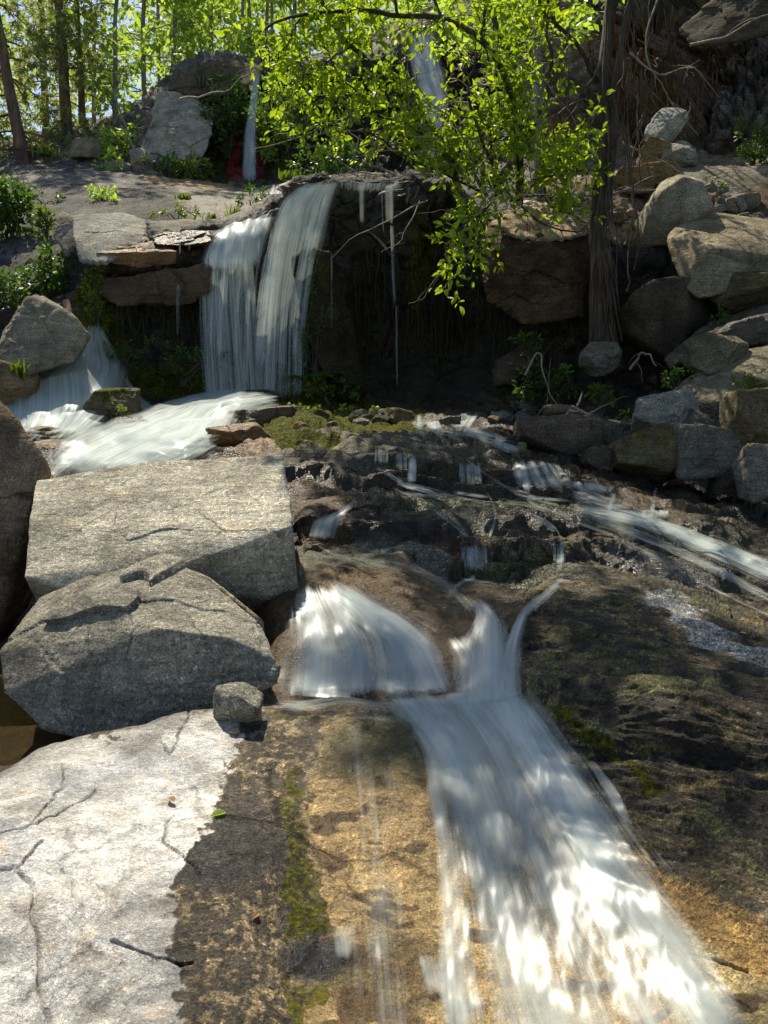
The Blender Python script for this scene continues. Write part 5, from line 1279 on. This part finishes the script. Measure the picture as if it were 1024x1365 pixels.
bush(335,262,18,26,10,260,.07,'green growth beside the small weir under the far upper fall',leaf=M_BUSH,seed=41,dep=.3,cat='weeds',name='weed',stems=2)
bush(60,262,19.5,34,8,220,.08,'creeping green plants at the left of the upper slab',leaf=M_BUSH,seed=42,dep=.4,cat='weeds',name='weed',stems=2)
bush(440,518,12.15,60,12,700,.035,'bright moss bank at the foot of the dark pillar',leaf=M_GRASS,seed=43,dep=.3,cat='moss',name='moss_cushion',stems=2)
def grass_tuft(px, py, d, w, h, n, label, seed, droop=.5, mat=M_GRASS, name='grass_tuft'):
    r = np.random.default_rng(4000 + seed)
    base = P(px, py, d); W_ = w * mpp(d); H_ = h * mpp(d)
    g = Geo()
    for k in range(n):
        b = np.array([r.normal() * W_ * .10, r.normal() * W_ * .08, -.05]); a = r.uniform(0, 6.283); l = H_ * r.uniform(.6, 1.1)
        dr = np.array([math.cos(a), math.sin(a), 0]); out = r.uniform(.15, .8) * droop
        t = np.linspace(0, 1, 6)[:, None]
        p = b + np.array([0, 0, 1.0]) * l * (t - out * t ** 2.2) + dr * l * out * t ** 1.6
        sd = np.cross(dr, [0, 0, 1]); wv = (.004 + .0008 * d) * (1 - t ** 2 * .9)
        V = np.concatenate([p - sd * wv, p + sd * wv]); i = np.arange(5)
        F = np.stack([i, i + 6, i + 7, i + 1], -1); g.add(V, F, np.full(12, r.random()))
    o = g.build(name, mat, None); o.location = tuple(base); tag(o, label, 'grass'); return o
for i, a in enumerate([(316,300,14.8,46,34,120,'bright grass tuft growing beside the crest of the main fall',),(250,240,24.2,26,16,70,'dry grass fringe on the edge of the upper slab'),(25,500,11.0,44,30,90,'green grass clump beside the left side cascade'),
     (245,262,17,40,10,60,'low grass on the shelf above the grey rock ridge'),(282,290,15.4,40,12,60,'small grass tuft left of the bright grass tuft'),(60,205,27,60,18,80,'dry yellow grass under the leaning pine'),
     (110,196,26.6,70,14,80,'sunlit dry grass on the bank under the straight pine'),(385,236,20,60,14,80,'grass fringe behind the crest of the main fall')]):
    grass_tuft(*a[:6], a[6], i)

def fern(px, py, d, size, n, label, seed):
    r = np.random.default_rng(5000 + seed); global rng
    keep = rng; rng = r
    base = P(px, py, d); g = Geo(); S = size * mpp(d)
    for k in range(n):
        a = r.uniform(0, 6.283) ; dr = np.array([math.cos(a), math.sin(a) * .8 - .25, 0]); l = S * r.uniform(.7, 1.1)
        t = np.linspace(0, 1, 14)[:, None]
        p = np.array([0, 0, 1.]) * l * (.8 * t - .75 * t ** 2.2) + dr * l * t ** 1.1
        g.tube(p, .003, 3)
        sd = np.cross(dr, [0, 0, 1]); m = 13
        for sgn in (-1, 1):
            L = S * .28 * np.sin(np.linspace(.35, 3.0, m)); g.leaves(p[:m], sgn * np.repeat(sd[None], m, 0) + dr * .4, np.repeat(np.array([[0, 0, 1.]]), m, 0) + rng.normal(size=(m, 3)) * .2, L, L * .35 + .006)
    o = g.build('fern', M_FERN if seed % 2 else M_BUSH, None, smooth=False); o.location = tuple(base); tag(o, label, 'fern'); rng = keep
for i, a in enumerate([(415,512,12.3,46,14,'broad fern clump at the foot of the rock pillar'),(455,520,12.5,40,12,'fern clump right of the rock pillar foot'),(440,505,12.4,34,12,'small fern between the two pillar foot clumps'),
                       (760,500,11.3,40,14,'dark fern beside the leaning tree foot'),(720,525,11.5,36,12,'dark fern low among the shaded weeds'),(225,505,12.5,34,12,'fern at the wet foot of the wall under the trickles'),
                       (665,520,11.8,34,10,'fern in the shade at the right end of the black wall')]):
    fern(*a[:5], a[5], i)

# --- strands: moss and roots hanging on the walls
def strands(px0, px1, py0, py1, d, n, mat, label, name, cat, seed, rad=.006, ln=(.3, 1.0), follow=True, sway=.03):
    r = np.random.default_rng(6000 + seed); g = Geo()
    o0 = P((px0 + px1) / 2, (py0 + py1) / 2, d)
    for k in range(n):
        x = r.uniform(px0, px1); y = r.uniform(py0, py0 + (py1 - py0) * .55); l = (py1 - py0) * r.uniform(*ln) * .7
        dd = (min(float(depth(x, y)), d + 1.2) - .05 - r.random() * .12) if follow else d + r.normal() * .12
        p = P(x, y, dd); t = np.linspace(0, 1, 7)[:, None]
        q = p + np.array([0, 0, -1.]) * t * l * mpp(dd) + np.concatenate([np.cumsum(r.normal(size=(7, 2)) * sway, 0) * t, np.zeros((7, 1))], 1)
        g.tube(q - o0, rad * r.uniform(.5, 1.6) * np.linspace(1, .3, 7), 3)
    o = g.build(name, mat, None); o.location = tuple(o0); tag(o, label, cat); return o
strands(470, 560, 310, 520, 13.25, 46, M_MOSSY, 'dark dripping moss strands in the middle of the waterfall wall', 'hanging_moss', 'hanging moss', 1, .012)
strands(560, 650, 330, 530, 13.2, 52, M_MOSSY, 'long dark hanging moss curtain at the right of the waterfall wall', 'hanging_moss', 'hanging moss', 2, .013)
strands(650, 690, 300, 500, 12.3, 90, M_MOSSY, 'moss strands down the left side of the earth topped buttress', 'hanging_moss', 'hanging moss', 3, .010)
strands(262, 300, 100, 240, 25.6, 90, M_MOSSY, 'moss strands left of the far upper fall', 'hanging_moss', 'hanging moss', 4, .022)
strands(350, 470, 110, 236, 24.5, 190, M_MOSSY, 'dark moss strands on the bank right of the far upper fall', 'hanging_moss', 'hanging moss', 5, .022)
strands(150, 280, 380, 470, 12.7, 120, M_MOSSY, 'short moss strands below the orange ledge', 'hanging_moss', 'hanging moss', 6, .009)
strands(690, 780, 320, 400, 12.0, 60, M_ROOT, 'fine roots hanging from the sunlit rim of the earth ledge', 'hanging_roots', 'roots', 7, .006)
strands(835, 900, -60, 210, 16.7, 30, M_ROOT, 'thick curtain of bare roots hanging down the right cliff', 'hanging_roots', 'roots', 8, .014, sway=.14, follow=False)
strands(735, 830, 60, 230, 17.5, 26, M_ROOT, 'thin roots and vines hanging behind the leaning tree', 'hanging_roots', 'roots', 9, .012, sway=.14, follow=False)
strands(900, 960, 60, 190, 16.2, 40, M_ROOT, 'a few loose roots dangling under the overhanging rock roof', 'hanging_roots', 'roots', 10, .010, sway=.06, follow=False)
strands(690, 775, 315, 470, 11.95, 80, M_MOSSY, 'thin moss and root strands over the shaded face of the buttress', 'hanging_moss', 'hanging moss', 11, .008)

# --- the leaning dark tree on the right with its vines
def px_path(pts, n): return P(*np.array(curve(pts, n)).T)
def leaning_tree():
    b = P(806, 476, 11.5); root = empty('leaning_tree', b); tag(root, 'dark rough barked tree with a root clad foot on the edge of the earth ledge', 'tree')
    g = Geo(); r = np.random.default_rng(5)
    main = px_path([(808,486,11.5),(803,430,11.5),(798,360,11.55),(797,300,11.6),(801,200,11.7),(806,100,11.8),(815,0,12),(826,-120,12.2),(845,-330,12.6)], 34)
    rad = np.interp(np.linspace(0, 1, 34), [0, .08, .2, .3, .7, 1], [.22, .15, .115, .09, .07, .03]); g.tube(wiggle(main, .08, 3, 3) - b, rad, 12)
    sec = px_path([(806,300,11.55),(818,200,11.6),(824,100,11.7),(838,0,11.9),(862,-140,12.2)], 20); g.tube(wiggle(sec, .08, 4, 3) - b, np.linspace(.05, .035, 20), 8)
    for pts, rd in [([(797,110,11.8),(770,60,11.6),(730,20,11.4),(690,-60,11.2)], .035), ([(803,180,11.7),(776,130,11.5),(748,150,11.3),(722,230,11.2)], .022), ([(806,80,11.8),(780,120,11.6),(742,190,11.4)], .02),
                    ([(812,20,12),(850,-60,11.8),(900,-160,11.6)], .05), ([(818,-60,12.1),(770,-160,11.6),(700,-260,11.2)], .05), ([(824,-140,12.2),(900,-260,12.4),(980,-360,12.4)], .04)]:
        q = wiggle(px_path(pts, 14), .12, len(pts) + rd * 100, 2); g.tube(q - b, rd * np.linspace(1, .3, 14), 6)
    g.build('trunk', M_BARK, root)
    v = Geo()
    for k in range(26):
        y0 = r.uniform(-60, 330); x0 = np.interp(y0, [-60, 300], [822, 800]) + (r.uniform(-8, 14) if k % 2 else r.uniform(22, 46)); l = r.uniform(80, 220) if k % 2 else r.uniform(60, 150); dd = 11.4 + r.normal() * .1
        q = px_path([(x0, y0, dd), (x0 + r.normal() * 6, y0 + l * .5, dd), (x0 + r.normal() * 9, y0 + l, dd)], 9); v.tube(wiggle(q, .08, k, 2) - b, .008 * r.uniform(.5, 1.8), 4)
    for k in range(44):                                     # root clad foot
        x0 = r.uniform(788, 822); y0 = r.uniform(330, 440); l = r.uniform(50, 110); dd = 11.38 + r.normal() * .05
        q = px_path([(x0 * .6 + 800 * .4, y0, dd), (x0, y0 + l * .5, dd - .04), (x0 + r.normal() * 5 + (x0 - 803) * .3, min(492, y0 + l), dd)], 8); v.tube(q - b, .007 * r.uniform(.5, 1.8), 4)
    v.build('hanging_vine', M_ROOT, root)
    global rng
    lf = Geo(); keep = rng; rng = np.random.default_rng(55)
    for k in range(150):                                    # crown far above the picture, shading the right bank
        c = P(rng.uniform(860, 1250), rng.uniform(-420, -120), 11.5 + rng.normal() * 1.3)
        pth = twig_path(c, rng.normal(size=3), .8, 6, .4, .3); leaf_spray(lf, pth - b, 44, .13, .3)
    lf.build('crown', M_SHRUB, root, smooth=False); rng = keep
leaning_tree()

# --- the leafy shrub over the middle
def shrub():
    global rng
    def P(x, y, d): return globals()['P'](x, y, np.asarray(d) - .75)
    def px_path(pts, n): return P(*np.array(curve(pts, n)).T)
    keep = rng; rng = np.random.default_rng(91)
    b = P(690, 268, 12.4); root = empty('leafy_shrub', b); tag(root, 'arching bright yellow green leafy shrub hanging over the top of the waterfall wall', 'shrub')
    br = Geo(); lf = Geo()
    B = [([(692,272,12.4),(694,210,12.3),(688,150,12.2),(668,92,12.0),(640,50,11.8),(590,24,11.6),(530,20,11.4),(470,16,11.3),(400,24,11.2),(330,52,11.0)], .055, .012, 1.0),
         ([(612,262,12.3),(598,205,12.1),(560,150,12.0),(510,100,11.8),(465,62,11.6),(436,20,11.5),(420,-40,11.4)], .05, .02, 1.0),
         ([(650,262,12.4),(620,215,12.2),(575,185,12.0),(520,155,11.8),(470,120,11.7),(430,80,11.6)], .022, .008, .9),
         ([(640,255,12.3),(600,235,12.0),(545,210,11.8),(490,180,11.7),(440,165,11.6),(390,168,11.6)], .018, .005, .8),
         ([(690,200,12.3),(720,150,12.2),(735,90,12.1),(730,20,12.0),(740,-60,12.0)], .03, .012, .8),
         ([(640,52,11.8),(650,0,11.8),(640,-70,11.8)], .02, .01, .7),
         ([(530,20,11.4),(524,-20,11.4),(530,-70,11.4)], .02, .01, .7),
         ([(655,270,12.2),(636,300,11.9),(640,325,11.8),(625,352,11.7),(600,376,11.7)], .016, .004, .8),
         ([(640,285,12.1),(615,300,11.8),(600,320,11.8),(590,335,11.8)], .012, .004, .7),
         ([(680,268,12.3),(740,230,12.0),(770,200,11.9),(786,160,11.9)], .02, .006, .8),
         ([(700,262,12.3),(740,260,12.0),(772,275,11.9),(786,268,11.9)], .014, .005, .8),
         ([(668,240,12.3),(640,180,12.2),(625,120,12.1),(640,60,12.0),(650,10,12)], .028, .008, 1.0),
         ([(660,250,12.3),(655,190,12.2),(640,140,12.0)], .02, .008, 1.0),
         ([(470,62,11.6),(420,90,11.5),(380,130,11.5),(360,150,11.5)], .012, .004, .8),
         ([(590,24,11.6),(560,-30,11.6),(500,-60,11.6)], .02, .008, .7),
         ([(400,24,11.2),(380,60,11.2),(350,90,11.2)], .01, .004, .7)]
    twigs = []
    for pts, r0, r1, dn in B:
        n = 26; pth = wiggle(px_path(pts, n), .10, r0 * 1000, 3); br.tube(pth - b, np.linspace(r0, r1, n), 8)
        ln = np.linalg.norm(np.diff(pth, axis=0), axis=1).sum()
        for k in range(int(ln * 9 * dn)):
            t = rng.uniform(.12, 1); i = min(n - 2, int(t * (n - 1))); ax = pth[i+1] - pth[i]; ax /= np.linalg.norm(ax)
            d = ax * .6 + unit(1)[0] * .9 + np.array([0, -.1, .25])
            q = twig_path(pth[i], d, rng.uniform(.25, .75), 7, .5, .25); br.tube(q - b, np.linspace(.006, .002, 7), 4); twigs.append(q)
    # clumps of new growth
    for cx, cy, d, rx, ry, n in [(600,200,12.0,85,55,46),(530,165,11.8,60,40,26),(690,110,12.2,40,70,30),(450,120,11.7,50,40,18),(745,215,12.0,36,50,34),(660,150,12.3,40,50,26),
                                 (640,240,12.1,60,22,26),(500,35,11.5,80,30,26),(400,60,11.4,55,45,22),(640,330,11.7,42,34,13),(620,290,11.8,34,22,10),(700,30,12,50,40,22),(470,40,11.6,60,30,14),(720,210,12.0,60,50,34),(770,230,11.9,24,40,16),(430,190,11.7,36,16,6),(395,130,11.6,30,40,14),(760,280,11.9,22,20,7)]:
        for k in range(n):
            v = unit(1)[0] * rng.random() ** .5
            c = P(cx + v[0] * rx, cy + v[2] * ry, d + v[1] * .7)
            q = twig_path(c, unit(1)[0] * .8 + np.array([-.1, 0, .5]), rng.uniform(.25, .55), 6, .35, .25); br.tube(q - b, np.linspace(.005, .002, 6), 3); twigs.append(q)
    for q in twigs: leaf_spray(lf, q - b, int(rng.integers(7, 15)), .10, .05, True, .6, .15)
    br.build('branch', M_BARK, root); lf.build('foliage', M_SHRUB, root, smooth=False)
    # bare dead sticks in it
    ds = Geo()
    for k in range(46):
        x, y = rng.uniform(420, 720), rng.uniform(90, 270); c = P(x, y, 11.8 + rng.normal() * .3)
        q = twig_path(c, (rng.normal() * .7 - .4, rng.normal() * .3, rng.normal() * .4), rng.uniform(.5, 1.5), 10, .2, .35); ds.tube(q - b, np.linspace(.010, .003, 10), 4)
    for pts in [[(345,90,11.3),(300,120,11.4),(240,132,11.6)][::-1], [(470,150,11.6),(430,200,11.6),(400,190,11.6)], [(480,180,11.6),(470,225,11.6),(490,240,11.7)], [(560,120,11.7),(500,190,11.6),(470,250,11.7)], [(640,250,12),(610,170,11.7),(560,120,11.6),(520,60,11.6)]]:
        ds.tube(wiggle(px_path(pts, 14), .1, pts[0][0], 2) - b, np.linspace(.014, .004, 14), 5)
    ds.build('dead_twig', M_DEAD, root)
    rng = keep
shrub()
def stem_tree(name, pts, r0, r1, mat, label, leafn, seed):
    global rng
    keep = rng; rng = np.random.default_rng(7000 + seed)
    pth = wiggle(px_path(pts, 30), .06, seed, 4); b = pth[0]; root = empty(name, b); tag(root, label, 'tree')
    g = Geo(); g.tube(pth - b, np.linspace(r0, r1, 30), 9); lf = Geo()
    for k in range(22):
        i = rng.integers(6, 29); q = twig_path(pth[i], unit(1)[0] + np.array([0, -.3, .1]), rng.uniform(.4, 1.1), 8, .6, .4); g.tube(q - b, np.linspace(.010, .003, 8), 4)
        if leafn: leaf_spray(lf, q - b, leafn, .085, .08, True)
    g.build('trunk', mat, root)
    if leafn: lf.build('crown', M_SHRUB, root, smooth=False)
    rng = keep
stem_tree('grey_stem_tree', [(722,268,12.9),(718,200,12.9),(719,120,12.9),(715,40,13),(712,-80,13.2),(705,-300,13.4)], .075, .05, M_GBARK, 'slender pale grey trunk rising between the leafy shrub and the dark tree', 14, 1)
stem_tree('dark_stem_tree', [(664,262,12.6),(668,236,12.6),(690,205,12.5),(697,150,12.4),(684,92,12.4),(660,30,12.3),(640,-40,12.3)], .07, .03, M_BARK, 'short dark forked stem at the base of the leafy shrub', 5, 2)

# --- dry branches lying about
def stick(pts, r0, label, name='fallen_branch', mat=M_DEAD, twigs=3, seed=0, cat='branch'):
    r = np.random.default_rng(8000 + seed); global rng
    keep = rng; rng = r
    q = wiggle(px_path(pts, 16), .05, seed, 2); b = q[0]; g = Geo(); g.tube(q - b, r0 * np.linspace(1, .35, 16), 7)
    for k in range(twigs):
        i = r.integers(3, 14); t = twig_path(q[i], unit(1)[0], r.uniform(.2, .6), 8, .2, .35); g.tube(t - b, r0 * .3 * np.linspace(1, .3, 8), 4)
    o = g.build(name, mat, None); o.location = tuple(b); tag(o, label, cat); rng = keep
stick([(775,258,12.4),(800,262,12.0),(850,252,12.2),(880,255,12.6)], .03, 'pale dry branch lying on the earth ledge behind the leaning tree', seed=1)
stick([(660,238,11.9),(690,270,11.6),(730,300,11.4),(768,308,11.3),(786,296,11.3)], .022, 'curved grey branch looping in front of the sunlit earth ledge', seed=2, mat=M_BARK)
stick([(724,240,11.8),(730,270,11.5),(770,290,11.3),(785,300,11.4)], .02, 'dark bent branch hanging beside the curved grey branch', seed=3, mat=M_BARK)
stick([(725,548,9.9),(755,545,9.8),(785,556,9.7),(810,572,9.5)], .07, 'dark driftwood log wedged in the rubble heap', name='driftwood_log', mat=M_ROOT, seed=4, cat='log')
stick([(745,560,9.6),(765,548,9.5),(790,552,9.4)], .02, 'thin driftwood stick on the rubble heap', seed=5)
stick([(700,500,11.2),(718,470,11.1),(730,520,10.9),(742,540,10.6)], .015, 'pale bent stick among the shaded weeds', seed=6)
stick([(88,402,12.3),(96,440,12.0),(104,470,11.8)], .05, 'broken rusty brown stump piece beside the angular boulder', name='stump', mat=M_PBARK, seed=7, cat='stump', twigs=0)
stick([(840,492,11),(860,470,10.8),(875,488,10.6)], .02, 'short root arching over the dark hollow by the leaning tree', seed=8)
stick([(920,60,15.9),(960,52,15.6),(1000,30,15.4),(1040,15,15.3)], .03, 'pale bare branch sticking out across the overhanging roof', seed=9)
stick([(830,190,14),(880,215,13.6),(930,245,13.2),(960,268,13)], .012, 'long thin vine slanting across to the scree', seed=10, cat='vine', name='vine')
stick([(760,60,13.5),(720,110,13.2),(700,180,13),(712,250,12.8)], .016, 'pale bare vine drooping left of the slender grey trunk', seed=11, cat='vine', name='vine')
stick([(880,-10,15.5),(860,60,15.3),(885,120,15.0),(930,180,14.8)], .018, 'bare twisted vine on the root curtain', seed=12, cat='vine', name='vine', twigs=8)
stick([(840,70,15.3),(880,100,15.0),(920,90,14.9),(960,130,14.9)], .018, 'tangled bare branch under the brown bulge', seed=13, twigs=9)
stick([(150,120,25.5),(172,180,25.2),(192,240,24.4)], .03, 'thin pale dead stem slanting down before the outcrop', seed=14, twigs=2)
stick([(560,268,11.9),(545,300,11.7),(525,330,11.6),(505,338,11.6)], .010, 'thin bare twig dangling in front of the wall top', seed=15)
stick([(610,340,11.6),(580,372,11.5),(560,400,11.5),(545,405,11.5)], .008, 'long thin bare twig under the hanging leaves', seed=16)

# --- fallen leaves on the rock
def fallen_leaf(px, py, size, label, mat, seed):
    global rng
    keep = rng; rng = np.random.default_rng(9000 + seed)
    d = float(depth(px, py)); b = P(px, py, d) + np.array([0, -.003, .004]); g = Geo(); L = size * mpp(d)
    a = rng.uniform(0, 6.28)
    g.leaves(np.zeros((1, 3)), np.array([[math.cos(a), math.sin(a), .15]]), np.array([[.1, -.3, 1.0]]), L, L * .6, True, np.array([.9]))
    o = g.build('fallen_leaf', mat, None, smooth=False); o.location = tuple(b); tag(o, label, 'leaf'); rng = keep
fallen_leaf(302, 1083, 26, 'green fallen leaf on the dark edge of the white rock', M_BIRCH, 1)
fallen_leaf(305, 976, 20, 'orange fallen leaf at the top of the white rock', M_DRY, 2)
fallen_leaf(226, 1064, 20, 'pale brown leaf scrap on the middle of the white rock', M_DRY, 3)
fallen_leaf(345, 1218, 18, 'brown leaf scrap on the speckled rock beside the moss line', M_DRY, 4)
fallen_leaf(868, 842, 12, 'small pale green leaf on the dark slab below the white vein', M_BIRCH, 5)
fallen_leaf(995, 846, 10, 'tiny pale green leaf near the right edge by the white vein', M_BIRCH, 6)
fallen_leaf(450, 637, 12, 'tan leaf on the brown rock above the middle ledge', M_DRY, 7)
fallen_leaf(665, 708, 7, 'tiny orange leaf on the wet slab beside the middle fall', M_DRY, 8)

# --- big tree on the right bank, outside the picture, whose boughs overhang and dapple the stream
def overhanging_tree():
    global rng
    keep = rng; rng = np.random.default_rng(123)
    b = np.array([6.6, 8.6, .6]); root = empty('overhanging_tree', b); tag(root, 'tall leafy tree on the right bank beyond the frame overhanging the stream', 'tree')
    g = Geo(); lf = Geo(); S = np.array(S2[:])
    tk = wiggle(curve([b + [0, 0, -.8], b + [-.2, .2, 3], b + [-.8, .6, 6], b + [-1.6, 1.2, 14.5]], 24), .2, 9); g.tube(tk - b, np.linspace(.28, .08, 24), 12)
    # (target photo x, photo y, distance along the sun ray, cluster radius m, leaves)
    for px, py, t, r, n in SHADE:
        c = on_ground(px, py) + S * t
        k = int(np.clip((c[2] - b[2] - .5) / 14.5 * 23, 6, 23)); s = tk[k]
        limb = wiggle(curve([s, s * .55 + c * .45 + np.array([0, 0, 1.9]), c], 14), .2, px); g.tube(limb - b, np.linspace(.07, .012, 14), 6)
        for j in range(max(2, n // 40)):
            q = c + unit(1)[0] * r * rng.random() ** .45 * np.array([1, 1, .45]); pth = twig_path(q, rng.normal(size=3) * np.array([1, 1, .4]), .5, 6, .3, .3)
            g.tube(pth - b, .006, 3); leaf_spray(lf, pth - b, 40, .11, .16)
    g.build('trunk', M_BARK, root); lf.build('crown', M_BIRCH, root, smooth=False)
    rng = keep
SHADE = [(640,880,10.2,0.5,560),(700,1000,9.5,0.4,380),(590,960,9.6,0.4,380),(660,1060,9.3,0.25,150),(700,700,7.0,1.1,480),(820,690,7.5,1.2,420),(930,640,7.5,1.2,600),(560,660,7.2,0.9,700),(480,690,7.0,0.8,500),(860,850,10.8,0.8,800),(930,985,10.2,0.55,480),(800,960,9.8,0.42,300),(640,780,6.4,0.6,450),(650,950,9.5,0.4,420),(560,760,6.4,0.55,300),(700,600,8.0,0.9,600),(860,580,8.0,1.2,1000),(970,520,8.0,1.2,1000),(760,850,10.5,0.55,420)]
overhanging_tree()
